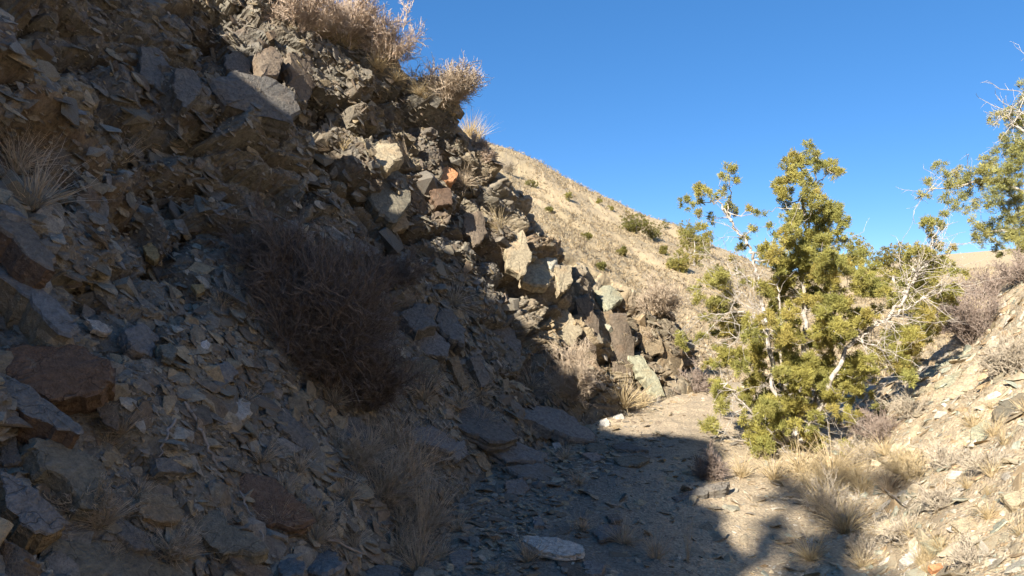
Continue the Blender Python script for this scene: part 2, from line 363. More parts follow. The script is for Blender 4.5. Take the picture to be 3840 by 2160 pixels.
# ------------------------------------------------------------------ stones
def hull_template(seed, sx, sy, sz, n=16, box=.75):
    r = np.random.default_rng(seed); p = r.normal(size=(n, 3)); p /= np.linalg.norm(p, axis=1, keepdims=True)
    q = np.sign(p) * np.abs(p) ** box; q *= r.uniform(.75, 1.05, (n, 1))
    q[:, 2] = np.clip(q[:, 2], -.62, .62) + r.normal(size=n) * .03
    q *= np.array((sx, sy, sz)); bm = bmesh.new()
    for v in q: bm.verts.new(v)
    bmesh.ops.convex_hull(bm, input=bm.verts[:], use_existing_faces=False)
    bm.verts.ensure_lookup_table()
    loose = [v for v in bm.verts if not v.link_faces]; bmesh.ops.delete(bm, geom=loose, context='VERTS')
    bmesh.ops.triangulate(bm, faces=bm.faces[:]); bmesh.ops.recalc_face_normals(bm, faces=bm.faces[:])
    bm.verts.index_update(); V = np.array([v.co[:] for v in bm.verts]); Fc = np.array([[v.index for v in f.verts] for f in bm.faces]); bm.free()
    return V, Fc
CHIPS = [hull_template(500 + i, 1.0, random.uniform(.45, .9), random.uniform(.10, .26), 13 + i % 4) for i in range(14)]
BLOCKS = [hull_template(700 + i, 1.0, random.uniform(.6, .95), random.uniform(.45, .8), 15 + i % 5, .6) for i in range(12)]
def frames(nrm, jit, r):
    """(n,3,3) rotation with third axis near nrm"""
    n = nrm + r.normal(size=nrm.shape) * jit; n /= np.linalg.norm(n, axis=1, keepdims=True)
    a = r.normal(size=nrm.shape); a -= (a * n).sum(1, keepdims=True) * n; a /= np.linalg.norm(a, axis=1, keepdims=True)
    return np.stack([a, np.cross(n, a), n], 2)
def scatter(tmpl, pos, R, size, col, r):
    VV, FF, CC = [], [], []; off = 0; which = r.integers(0, len(tmpl), len(pos))
    for k, (V, Fc) in enumerate(tmpl):
        m = which == k
        if not m.any(): continue
        W = np.einsum('nij,vj->nvi', R[m] * size[m][:, None, None], V) + pos[m][:, None, :]
        nn = m.sum(); VV.append(W.reshape(-1, 3)); FF.append((Fc[None] + (np.arange(nn) * len(V))[:, None, None] + off).reshape(-1, 3)); off += nn * len(V)
        CC.append(np.repeat(col[m], len(V), axis=0))
    return np.concatenate(VV), np.concatenate(FF), np.concatenate(CC)
def stone_objects(name, meshes, pos, R, size, parent, r):
    for p, rot, s in zip(pos, R, size):
        me = meshes[int(r.integers(0, len(meshes)))]
        o = bpy.data.objects.new(name, me); COL.objects.link(o); o.parent = parent
        m = Matrix(rot.tolist()).to_4x4(); m = Matrix.Translation(p.tolist()) @ m @ Matrix.Diagonal((s, s, s * r.uniform(.7, 1.3), 1)); o.matrix_local = m
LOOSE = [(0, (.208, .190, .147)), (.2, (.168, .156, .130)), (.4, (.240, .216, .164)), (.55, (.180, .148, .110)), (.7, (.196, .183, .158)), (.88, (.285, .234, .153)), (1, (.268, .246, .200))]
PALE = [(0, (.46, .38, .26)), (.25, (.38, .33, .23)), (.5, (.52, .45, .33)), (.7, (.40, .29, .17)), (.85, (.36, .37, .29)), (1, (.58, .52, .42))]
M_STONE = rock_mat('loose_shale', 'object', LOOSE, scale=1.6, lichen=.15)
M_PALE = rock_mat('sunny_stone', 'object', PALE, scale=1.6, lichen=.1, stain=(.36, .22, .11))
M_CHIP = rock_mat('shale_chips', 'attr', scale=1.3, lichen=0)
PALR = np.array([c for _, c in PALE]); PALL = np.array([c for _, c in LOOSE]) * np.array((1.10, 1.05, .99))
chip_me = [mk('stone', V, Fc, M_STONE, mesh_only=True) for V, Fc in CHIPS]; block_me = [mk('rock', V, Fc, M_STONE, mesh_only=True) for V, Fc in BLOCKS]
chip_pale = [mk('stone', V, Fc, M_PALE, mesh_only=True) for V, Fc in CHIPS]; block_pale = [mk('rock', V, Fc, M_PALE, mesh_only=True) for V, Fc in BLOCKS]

r = np.random.default_rng(42)
SVg = SV.reshape(ns, ntt, 3); UUg = UU.reshape(ns, ntt); TTg = TT.reshape(ns, ntt); RKg = rocky.reshape(ns, ntt); NBg = NB.reshape(ns, ntt, 3)
cell = np.linalg.norm(np.cross(SVg[1:, :-1] - SVg[:-1, :-1], SVg[:-1, 1:] - SVg[:-1, :-1]), axis=2)
def sample_cliff(n, weight):
    wgt = (cell * weight[:-1, :-1]).ravel(); k = r.choice(len(wgt), n, p=wgt / wgt.sum()); i, j = np.divmod(k, ntt - 1); a = r.random((n, 1)); b = r.random((n, 1))
    p = SVg[i, j] + a * (SVg[i + 1, j] - SVg[i, j]) + b * (SVg[i, j + 1] - SVg[i, j]); return p, NBg[i, j], UUg[i, j], TTg[i, j]
view = (UUg > 4.4) & (UUg < 14.6) & (TTg < 3.2)
# -- scree chips on the slope
wg = view * (1.0 - .82 * RKg) * np.where(UUg < 6.5, 1.5, 1.0) * np.where(UUg > 9.4, .15, 1)
p, n, u, t = sample_cliff(70000, wg)
dist = np.linalg.norm(p - np.array(EYE), axis=1)
size = .0088 * np.maximum(1, dist / 4.2) * r.random(len(p)) ** (-1 / 1.85); size = np.minimum(size, .082)
size *= np.exp(.55 * fbm(p * np.array((1.6, 1.6, .6)), 3, 77))
nn = .4 * n + .6 * nb
R = frames(nn, .24, r); pos = p + nn * (size * .10)[:, None]
big = np.argsort(-size)[:190]; small = np.ones(len(p), bool); small[big] = False
col = pal(np.clip(r.random(len(p)), 0, .999), PALL) * r.uniform(.75, 1.25, (len(p), 1)); col *= lerp(1.0, 1.15, smooth(9, 11, u))[:, None]
V, Fc, C = scatter(CHIPS, pos[small], R[small], size[small], col[small], r)
o = mk('scree', V, Fc, M_CHIP, parent=cliff, col=C); o['kind'] = 'stuff'
stone_objects('stone', chip_me, pos[big], R[big], size[big], cliff, r)
# -- rubble caught on the cliff ledges (stuff) and the larger blocks of the cliff (each its own piece)
wg = view * RKg
p, n, u, t = sample_cliff(2600, wg * np.where(UUg > 9.4, .15, 1)); size = np.minimum(.016 * r.random(len(p)) ** (-1 / 2.0), .11); nn = .45 * n + .55 * nb; R = frames(nn, .3, r)
col = pal(r.random(len(p)), PAL) * r.uniform(.7, 1.35, (len(p), 1)); col *= lerp(1.0, 1.2, smooth(8.8, 10.2, u))[:, None]
V, Fc, C = scatter(CHIPS + BLOCKS, p + nn * (size * .05)[:, None], R, size, col, r)
o = mk('ledge_rubble', V, Fc, M_CHIP, parent=cliff, col=C); o['kind'] = 'stuff'
p, n, u, t = sample_cliff(56, wg * (UUg > 5) * (UUg < 10.2)); size = r.uniform(.09, .24, len(p)) * r.uniform(.6, 1.2, len(p)); R = frames(.4 * n + .6 * nb, .3, r)
stone_objects('rock', block_me, p - n * (size * .12)[:, None], R, size, cliff, r)
p, n, u, t = sample_cliff(16, wg * (UUg > 9.6) * (UUg < 14)); size = r.uniform(.07, .17, len(p)); R = frames(.4 * n + .6 * nb, .35, r)
stone_objects('rock', block_pale, p - n * (size * .15)[:, None], R, size, cliff, r)
# -- gravel and stones on the wash floor and the sunny bank
def sample_ground(nc, x0, x1, y0, y1):
    x = r.uniform(x0, x1, nc); y = r.uniform(y0, y1, nc); return x, y
def ground_pts(nc, power=1.6):
    """denser near the camera"""
    y = 2.2 + 11.5 * r.random(nc) ** power; px = r.uniform(1100, 4100, nc); x = (px - 1920) / F * y; return x, y
def ground_stones(nc, smin, expo, cap, dens):
    x, y = ground_pts(nc); d = x - np.interp(y, _bx[:, 0], _bx[:, 1])
    pth = np.exp(-((x - np.interp(y, [2, 4.5, 6.5, 8, 9.5, 12], [.35, .55, 1.3, 2.2, 3.0, 4.2])) / .42) ** 2)
    keep = r.random(nc) < np.clip(dens(d) * (1 - .30 * pth), 0, 1); x, y, d, pth = x[keep], y[keep], d[keep], pth[keep]
    z = ground_h(x, y); e = .05
    nx = -(ground_h(x + e, y) - z) / e; ny = -(ground_h(x, y + e) - z) / e; nrm = np.stack([nx, ny, np.ones_like(nx)], 1); nrm /= np.linalg.norm(nrm, axis=1, keepdims=True)
    s = np.minimum(smin * np.maximum(1, y / 4.5) * r.random(len(x)) ** (-1 / expo), cap) * (1 - .30 * pth)
    return np.stack([x, y, z], 1), nrm, s, d
p, n, size, d = ground_stones(62000, .0078, 1.75, .095, lambda d: .42 + .58 * smooth(-.4, .5, d))
R = frames(n, .28, r); pos = p + n * (size * .07)[:, None]
big = np.argsort(-size * np.where(d > 0, 1, .7) / p[:, 1])[:230]; small = np.ones(len(p), bool); small[big] = False
col = pal(r.random(len(p)), PALR) * r.uniform(.75, 1.2, (len(p), 1)); sh = (1 - smooth(-1.2, -.3, d) * 1.0)[:, None] * (1 - smooth(7.5, 9, p[:, 1]))[:, None]; col = lerp(col, pal(r.random(len(p)), PALL) * 1.2, sh)  # shade put into chip colour: dark shale set cliffside, cream set on sunny bank
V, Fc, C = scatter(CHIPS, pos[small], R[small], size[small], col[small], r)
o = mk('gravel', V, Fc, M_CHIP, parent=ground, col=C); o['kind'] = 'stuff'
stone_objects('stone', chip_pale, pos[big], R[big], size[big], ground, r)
# -- flat slate flakes spilled from the cliff foot over the wash floor
nc = 6000; y = 2.6 + 4.6 * r.random(nc) ** 1.1; cf_ = np.interp(y, [0, 3.4, 4.6, 6, 7, 7.8, 8.9, 9.4], [-.8, -.6, -.45, 0, .55, 1.1, 2.1, 2.6]); x = cf_ - .1 + np.abs(r.normal(size=nc)) * .62; z = ground_h(x, y); p = np.stack([x, y, z], 1)
keep = r.random(nc) < .30 + .7 * smooth(-.2, .5, fbm(p * 1.8, 3, 66)); p = p[keep]; size = np.minimum(.014 * np.maximum(1, p[:, 1] / 4.5) * r.random(len(p)) ** (-1 / 1.9), .085); nz = np.tile(np.array((.06, -.03, 1.0)), (len(p), 1)); R = frames(nz, .16, r)
col = pal(r.random(len(p)), PALL) * r.uniform(.85, 1.5, (len(p), 1)); big = np.argsort(-size)[:60]; small = np.ones(len(p), bool); small[big] = False
V, Fc, C = scatter(CHIPS, (p + np.array((0, 0, .006)))[small], R[small], size[small], col[small], r); o = mk('slate_flakes', V, Fc, M_CHIP, parent=ground, col=C); o['kind'] = 'stuff'
stone_objects('stone', chip_me, (p + np.array((0, 0, .01)))[big], R[big], size[big], ground, r)

# ------------------------------------------------------------------ named slabs and boulders, each its own thing
_rm = {}
COLS = {'dark': (.150, .138, .120), 'grey': (.182, .167, .143), 'blue': (.215, .200, .178), 'olive': (.190, .170, .126), 'rust': (.150, .100, .068), 'brown': (.185, .145, .105), 'ochre': (.265, .205, .130), 'yellow': (.36, .27, .13), 'pale': (.48, .445, .38),
        'pink': (.33, .27, .22), 'cream': (.36, .30, .20), 'orange': (.50, .25, .12), 'green': (.33, .32, .225), 'white': (.55, .52, .46)}
def rmat(c):
    if c not in _rm:
        k = np.array(COLS[c]); _rm[c] = rock_mat(c + '_rock', 'object', [(0, tuple(k * .85)), (1, tuple(k * 1.15))], scale=1.4, lichen=.2, stain=tuple(k * np.array((1.05, .75, .5))), bump=.7, cracks=True)
    return _rm[c]
def slab_mesh(name, out, h, mat, seed, layers=4, rough=.03):
    """out: (n,2) outline in metres; top at z=0, layered broken sides down to -h"""
    r_ = np.random.default_rng(seed); out = np.asarray(out, float)
    if np.sum(out[:, 0] * np.roll(out[:, 1], -1) - np.roll(out[:, 0], -1) * out[:, 1]) < 0: out = out[::-1]
    L = np.linalg.norm(np.roll(out, -1, 0) - out, axis=1); per = L.sum(); m = 34; s = np.linspace(0, per, m, endpoint=False); cum = np.concatenate([[0], np.cumsum(L)])
    closed = np.vstack([out, out[:1]]); P = np.stack([np.interp(s, cum, closed[:, 0]), np.interp(s, cum, closed[:, 1])], 1)
    size = math.sqrt(max(1e-6, abs(np.sum(out[:, 0] * np.roll(out[:, 1], -1) - np.roll(out[:, 0], -1) * out[:, 1])) / 2))
    P += r_.normal(size=P.shape) * size * rough; c = P.mean(0); V = []; 
    def ring(k, z, jz=0, jr=0): V.append(np.column_stack([c + (P - c) * (k + r_.normal(size=(m, 1)) * jr), np.full(m, z) + r_.normal(size=m) * jz]))
    th_ = np.arange(m) * 2 * math.pi / m; ph = r_.uniform(0, 6.28, 3); wave = np.round((np.sin(th_ + ph[0]) + .8 * np.sin(2 * th_ + ph[1]) + .5 * np.sin(3 * th_ + ph[2])) * 1.5) / 1.5   # a few broad planes
    def ring_top(k, z, amp, jz): V.append(np.column_stack([c + (P - c) * k, np.full(m, z) + wave * amp * k + r_.normal(size=m) * jz]))
    ring_top(.32, .004 * size, .028 * size, .002 * size); ring_top(.68, 0, .034 * size, .004 * size); ring_top(.93, -.012 * size, .030 * size, .006 * size); ring(1.0, -.035 * size - .03 * h, .012 * size)
    for k in range(layers):
        z0 = -h * (k + .35) / layers; off = r_.uniform(-.07, .03)
        ring(1 + off, z0, .03 * h / layers, .012); ring(1 + off + r_.uniform(-.03, .02), z0 - h * .55 / layers, .04 * h / layers, .012)
    ring(.55, -h * 1.02)
    nr = len(V); top = np.array([[*c, .008 * size]]); bot = np.array([[*c, -h * 1.02]]); VV = np.vstack(V + [top, bot]); Fs = []
    for k in range(nr - 1):
        for i in range(m):
            j = (i + 1) % m; a, b, d, e = k * m + i, k * m + j, (k + 1) * m + j, (k + 1) * m + i; Fs += [(a, d, b), (a, e, d)]
    for i in range(m):
        j = (i + 1) % m; Fs += [(nr * m, i, j), (nr * m + 1, (nr - 1) * m + j, (nr - 1) * m + i)]
    return VV, np.array(Fs)
def slab(name, px, h, colr, label, cat='rock', nrm=None, lift=.03, group=None, seed=None, parent=None, layers=4, side=None):
    """a stone whose upper face has the outline seen in the photograph, lying on the terrain where that outline is"""
    px = np.array(px, float); c = px.mean(0); hh = hit(*c)
    if hh is None: return None
    loc, n = hh; n = (Vector(nrm) if nrm is not None else (NBV * .7 + n * .3)).normalized()
    if n.dot(EYE - loc) < .12 * (EYE - loc).length: n = (n + (EYE - loc).normalized() * .35).normalized()
    o0 = loc + n * lift; a = n.orthogonal().normalized(); b = n.cross(a); out = []
    for q in px:
        d = pray(*q); den = d.dot(n); p_ = EYE + d * ((o0 - EYE).dot(n) / den); out.append(((p_ - o0).dot(a), (p_ - o0).dot(b)))
    seed = seed or int(abs(c[0] * 13 + c[1] * 7)); V, Fc = slab_mesh(name, out, h, None, seed, layers)
    ob = mk(name, V, Fc, rmat(colr))
    if side:
        ob.data.materials.append(rmat(side)); mi = np.zeros(len(Fc), np.int32); mi[3 * 68:-68] = 1; ob.data.polygons.foreach_set('material_index', mi)
    ob.matrix_world = Matrix.Translation(o0) @ Matrix((a, b, n)).transposed().to_4x4()
    if parent: ob.parent = parent
    else: tag(ob, label, cat, group, 'thing')
    return ob
UP = (0, 0, 1); 
slab('rock_slab', [(0,880),(70,960),(190,1110),(300,1215),(285,1262),(200,1225),(80,1080),(0,1020)], .26, 'blue', 'grey wedge of slab with ochre broken edge at the left margin', nrm=(.55,-.25,.8), lift=.16, side='ochre')
slab('rock_slab', [(0,690),(55,770),(130,880),(215,985),(210,1015),(120,960),(0,850)], .14, 'brown', 'dark brown slab leaning just above the grey wedge at left margin', nrm=(.6,-.2,.75), lift=.11, side='rust')
slab('boulder', [(0,1300),(110,1285),(300,1300),(420,1370),(425,1420),(330,1490),(150,1500),(0,1430)], .20, 'rust', 'rust brown blocky boulder under the grey wedge at left margin', nrm=(.45,-.75,.5), lift=.13)
slab('rock_slab', [(0,1410),(90,1440),(200,1510),(325,1610),(300,1630),(150,1570),(0,1500)], .13, 'grey', 'long grey slab with rusty underside below the rust boulder', nrm=(.5,-.3,.8), lift=.11, side='rust')
slab('rock_slab', [(0,1605),(60,1640),(80,1730),(20,1750),(0,1735)], .10, 'grey', 'small squared dark slab at left margin below the long grey slab', nrm=(.3,-.6,.7), lift=.05)
slab('rock_slab', [(110,1630),(250,1640),(380,1720),(420,1800),(380,1900),(330,1905),(250,1800),(150,1740)], .16, 'olive', 'broad olive grey slab with crusted face lower left', lift=.07)
slab('rock_slab', [(0,1750),(80,1800),(150,1850),(210,1900),(260,1960),(180,2000),(110,1990),(30,1900)], .12, 'blue', 'blue grey curved slab in lower left corner', lift=.12, side='ochre')
slab('rock_slab', [(220,2010),(420,2020),(560,2060),(680,2160),(700,2230),(160,2240),(140,2100)], .16, 'olive', 'large cracked flat bedrock slab at bottom left edge of picture', lift=.04)
slab('rock_slab', [(0,2020),(60,2040),(100,2110),(90,2200),(20,2230),(0,2180)], .12, 'brown', 'upright brown slab in the bottom left corner', nrm=(.2,-.8,.5), lift=.05)
slab('rock_slab', [(580,1715),(690,1710),(715,1735),(700,1775),(600,1765)], .05, 'grey', 'flat rectangular grey slab lying beside the long bleached stick')
slab('boulder', [(835,1510),(880,1480),(935,1500),(950,1550),(900,1580),(850,1560)], .10, 'pale', 'pale rounded block resting on scree below the dark bush')
slab('rock_slab', [(1030,1530),(1075,1525),(1140,1580),(1190,1640),(1175,1690),(1110,1660),(1040,1600)], .09, 'grey', 'large smooth grey slab below the big dark bush')
slab('boulder', [(850,1800),(930,1765),(1030,1790),(1130,1880),(1180,1940),(1130,1985),(1000,1975),(880,1900)], .15, 'rust', 'rust red boulder with hanging rootlets near the bottom', nrm=(.4,-.6,.65), lift=.07)
slab('boulder', [(720,1890),(820,1880),(860,1960),(960,2010),(1010,2060),(960,2090),(820,2060),(730,1980)], .13, 'olive', 'olive rounded boulder below and left of the rust red boulder', nrm=(.4,-.45,.8), lift=.06)
slab('rock_slab', [(520,1840),(640,1850),(700,1930),(660,1960),(560,1940),(510,1890)], .08, 'ochre', 'ochre tinted slab between two dry grass wisps lower left')
slab('rock_slab', [(430,1930),(560,2000),(590,2060),(520,2060),(430,2000)], .07, 'grey', 'tilted grey slab just above the bottom bedrock slab')
slab('rock_slab', [(840,2040),(920,2080),(1020,2140),(1040,2190),(980,2200),(880,2120)], .04, 'brown', 'thin dark tilted slab at the bottom below the olive boulder')
slab('rock_slab', [(1035,2110),(1090,2090),(1150,2105),(1140,2150),(1060,2160)], .05, 'blue', 'bright blue grey flat stone at the bottom left of the grass', nrm=UP, lift=.05)
slab('rock_slab', [(1120,2060),(1200,2040),(1275,2070),(1280,2130),(1200,2160),(1140,2120)], .07, 'blue', 'broad bluish slab at the bottom beside the bright blue stone', nrm=UP, lift=.04)
slab('rock_slab', [(1300,2110),(1400,2110),(1500,2120),(1510,2180),(1400,2230),(1300,2200)], .08, 'grey', 'long grey slab cut by the bottom edge left of tall grass', nrm=UP, lift=.05)
slab('rock_slab', [(1955,2008),(2000,2005),(2090,2022),(2160,2035),(2195,2050),(2180,2075),(2100,2080),(2030,2062),(1975,2035)], .05, 'pale', 'long pale flat slab lying across the shaded path', nrm=(.02,-.1,1), lift=.09)
slab('rock_slab', [(1685,2065),(1730,2055),(1772,2062),(1765,2105),(1720,2135),(1690,2110)], .05, 'blue', 'rounded blue grey stone on the path edge right of tall grass', nrm=(0,-.25,1), lift=.05)
slab('stone', [(1995,1948),(2020,1938),(2045,1950),(2040,1968),(2005,1970)], .03, 'blue', 'small flat bluish stone alone on the dirt above the long pale slab', nrm=UP, lift=.03)
slab('rock_slab', [(2180,2105),(2230,2098),(2268,2120),(2250,2150),(2200,2150)], .04, 'blue', 'flat blue stone below the right end of the long pale slab', nrm=UP, lift=.04)
slab('rock_slab', [(2080,2100),(2150,2095),(2200,2150),(2210,2180),(2130,2150)], .04, 'brown', 'dark brown slab under the flat blue stone at the bottom', nrm=UP, lift=.015)
slab('rock_slab', [(1640,1890),(1670,1900),(1682,1960),(1660,1992),(1628,1960)], .05, 'pink', 'pinkish slab standing on edge behind the tall grass stalks', nrm=(.55,-.7,.5), lift=.06)
slab('rock_slab', [(2220,1990),(2290,1960),(2340,1975),(2310,2010),(2250,2018)], .03, 'blue', 'thin bluish slab on the path right of the long pale slab', nrm=UP, lift=.03)
slab('rock_slab', [(2270,1930),(2320,1925),(2335,1945),(2290,1955)], .03, 'grey', 'small grey plate just above the thin bluish slab', nrm=UP, lift=.03)
slab('rock_slab', [(2520,1862),(2600,1838),(2690,1808),(2735,1800),(2728,1825),(2640,1850),(2540,1880)], .09, 'grey', 'log shaped grey slab lying along the sunlit edge of the path', nrm=(-.05,-.35,1), lift=.10)
slab('rock_slab', [(1950,1520),(2040,1512),(2140,1560),(2235,1620),(2232,1652),(2150,1645),(2060,1600),(1960,1560)], .14, 'blue', 'big smooth grey slab dipping down to the path at the outcrop foot', nrm=(.35,-.4,.85), lift=.16)
slab('rock_slab', [(2290,1665),(2340,1655),(2400,1670),(2435,1690),(2380,1690),(2310,1680)], .05, 'grey', 'uppermost of the flat layered slabs where path meets shadow edge', nrm=(.05,-.2,1), lift=.07)
slab('rock_slab', [(2200,1665),(2260,1660),(2300,1690),(2250,1705),(2200,1685)], .05, 'olive', 'left one of the flat layered slabs by the shadow edge', nrm=(.05,-.2,1), lift=.06)
slab('rock_slab', [(2300,1715),(2380,1705),(2440,1715),(2400,1745),(2330,1745)], .07, 'olive', 'lowest and thickest of the flat layered slabs by the shadow edge', nrm=(.0,-.25,1), lift=.08)
slab('rock_slab', [(2180,1700),(2240,1695),(2270,1715),(2225,1730)], .04, 'pink', 'small pinkish plate left of the thickest layered slab', nrm=(.0,-.25,1), lift=.05)
slab('rock_slab', [(2070,1660),(2100,1655),(2110,1680),(2085,1690)], .04, 'white', 'small white stone at the foot of the big smooth grey slab', nrm=(.1,-.4,.9), lift=.05)
slab('rock_slab', [(1780,1705),(1815,1695),(1840,1750),(1835,1770),(1800,1750)], .04, 'ochre', 'tan pointed slab standing in the dark rubble beside the path', nrm=(.5,-.6,.5), lift=.05)
slab('rock_slab', [(1690,1660),(1740,1650),(1760,1700),(1720,1730),(1690,1700)], .06, 'blue', 'dark bluish slab in the rubble left of the tan pointed slab', lift=.05)
slab('boulder', [(1890,1800),(1960,1790),(1990,1830),(1960,1860),(1900,1850)], .08, 'blue', 'dark blue block at the rubble edge where the dirt path begins', nrm=(.2,-.5,.8), lift=.06)
slab('stone', [(535,925),(565,905),(590,930),(600,965),(580,980),(550,960)], .06, 'yellow', 'bright yellow ochre stone in the upper scree', lift=.06, nrm=(.4,-.7,.6))
slab('stone', [(715,1065),(765,1065),(770,1090),(740,1102)], .04, 'yellow', 'dull yellow stone in the scree left of the dark bush', lift=.05, nrm=(.4,-.6,.6))
slab('stone', [(750,1285),(775,1272),(790,1290),(780,1310),(755,1305)], .04, 'white', 'small whitish stone in the middle of the scree', lift=.05, nrm=(.4,-.6,.6))
slab('rock_slab', [(600,1295),(640,1280),(670,1310),(650,1345),(610,1330)], .04, 'olive', 'olive plate in the scree left of the small whitish stone', lift=.05)
slab('rock_slab', [(470,1230),(540,1210),(600,1260),(570,1330),(500,1310)], .07, 'blue', 'large dull slab half buried in the middle of the scree', lift=.04)
slab('rock_slab', [(790,1370),(850,1350),(900,1400),(870,1430),(810,1420)], .06, 'blue', 'bluish slab half buried above the pale rounded block', lift=.04)
slab('rock_slab', [(325,1195),(370,1200),(425,1240),(400,1250),(350,1230)], .03, 'pale', 'thin pale splinter lying right of the grey wedge tip', lift=.05)
slab('rock_slab', [(345,1480),(400,1500),(450,1560),(430,1610),(380,1580)], .04, 'brown', 'brown pointed slab propped upright beside the long grey slab', nrm=(.3,-.8,.5), lift=.08)
# the cliff's own great blocks (pieces of the cliff)
for q, h_, c_, n_, lf in [
  ([(780,300),(860,270),(1000,280),(1090,330),(1130,400),(1100,450),(960,430),(830,380)], .22, 'dark', (.62,-.62,.5), .02),
  ([(845,200),(900,190),(945,230),(940,280),(880,285),(840,245)], .16, 'dark', (.5,-.75,.45), .10),
  ([(960,190),(1020,170),(1065,210),(1050,280),(980,290)], .16, 'brown', (.6,-.65,.5), .10),
  ([(1080,190),(1160,200),(1200,300),(1150,390),(1090,320)], .14, 'brown', (.8,-.55,.3), .06),
  ([(520,170),(600,180),(640,250),(600,330),(530,280)], .14, 'dark', (.6,-.6,.5), .08),
  ([(660,250),(740,260),(760,340),(700,400),(650,340)], .12, 'dark', (.6,-.6,.5), .08),
  ([(1360,545),(1420,525),(1490,540),(1515,590),(1460,620),(1380,600)], .16, 'cream', (.3,-.55,.75), .05),
  ([(1375,640),(1450,620),(1530,660),(1545,760),(1490,840),(1420,800),(1380,720)], .2, 'olive', (.45,-.75,.45), .04),
  ([(1450,790),(1520,770),(1535,850),(1480,870)], .14, 'ochre', (.5,-.8,.3), .10),
  ([(1640,640),(1680,620),(1720,645),(1700,680),(1655,680)], .12, 'orange', (.3,-.8,.5), .12),
  ([(1610,710),(1690,700),(1700,765),(1640,775)], .14, 'rust', (.4,-.85,.3), .10),
  ([(1740,800),(1810,790),(1830,880),(1790,920),(1745,870)], .12, 'brown', (.45,-.8,.35), .08),
  ([(1500,1170),(1570,1135),(1640,1140),(1632,1220),(1560,1242)], .2, 'grey', (.3,-.65,.65), .14),
  ([(1648,1142),(1700,1165),(1745,1230),(1742,1295),(1692,1275),(1640,1222)], .2, 'grey', (.4,-.65,.6), .13),
  ([(1540,1255),(1630,1232),(1690,1284),(1680,1338),(1600,1332)], .18, 'blue', (.35,-.75,.5), .13),
  ([(1480,1355),(1560,1342),(1650,1348),(1640,1450),(1540,1470),(1490,1420)], .16, 'olive', (.35,-.85,.3), .10),
  ([(1680,1345),(1720,1335),(1765,1450),(1735,1465)], .14, 'ochre', (.5,-.75,.3), .12),
  ([(1760,1340),(1800,1330),(1850,1440),(1810,1450)], .14, 'grey', (.5,-.75,.35), .10),
  ([(1640,1520),(1760,1500),(1900,1580),(1960,1640),(1850,1655),(1700,1590)], .12, 'grey', (.35,-.35,.87), .10),
  ([(1500,1600),(1620,1590),(1720,1660),(1700,1700),(1560,1660)], .10, 'blue', (.4,-.35,.85), .09),
  ([(1800,1610),(1930,1650),(2060,1700),(2040,1742),(1900,1722),(1790,1665)], .10, 'blue', (.3,-.3,.9), .08),
  ([(1900,1745),(2050,1735),(2150,1790),(2060,1805),(1940,1785)], .08, 'grey', (.2,-.25,.95), .05),
  ([(1250,1565),(1350,1560),(1420,1640),(1360,1680),(1270,1630)], .10, 'grey', (.45,-.3,.85), .07),
  ([(2290,1180),(2350,1170),(2382,1300),(2372,1470),(2322,1480),(2290,1330)], .2, 'brown', (.35,-.92,.12), .10),
  ([(2400,1190),(2470,1200),(2490,1330),(2440,1335),(2400,1300)], .18, 'ochre', (.3,-.92,.2), .08),
  ([(2160,1120),(2210,1100),(2250,1230),(2240,1330),(2190,1300)], .18, 'brown', (.4,-.88,.2), .10),
  ([(2100,1330),(2170,1290),(2240,1330),(2250,1420),(2190,1400)], .16, 'ochre', (.3,-.9,.2), .08),
  ([(2200,1180),(2290,1160),(2340,1260),(2330,1360),(2250,1330)], .18, 'ochre', (.35,-.9,.15), .06),
  ([(2050,1180),(2130,1160),(2190,1240),(2150,1300),(2080,1270)], .16, 'cream', (.3,-.85,.35), .08),
  ([(1830,1210),(1900,1190),(1960,1290),(1950,1350),(1880,1320)], .16, 'blue', (.45,-.75,.45), .08),
  ([(1900,1330),(1980,1330),(2030,1400),(1990,1440),(1920,1410)], .12, 'brown', (.4,-.85,.3), .06),
  ([(2355,1330),(2410,1335),(2470,1420),(2495,1480),(2470,1505),(2410,1420)], .12, 'green', (.35,-.85,.35), .08),
  ([(2460,1240),(2520,1210),(2560,1300),(2560,1440),(2500,1480),(2470,1380)], .2, 'ochre', (.35,-.9,.1), .04),
  ([(1890,900),(1960,860),(2000,960),(1960,1040),(1900,1000)], .14, 'cream', (.2,-.85,.45), .10),
  ([(1930,960),(2020,940),(2090,1010),(2060,1080),(1960,1060)], .14, 'cream', (.3,-.7,.6), .10),
  ([(2080,1000),(2140,990),(2150,1060),(2100,1100)], .12, 'cream', (.3,-.8,.5), .10),
  ([(2230,1080),(2300,1060),(2340,1120),(2280,1160)], .12, 'green', (.3,-.6,.7), .08)]:
    slab('rock_block', q, h_, c_, None, nrm=n_, lift=lf, parent=cliff, layers=3)
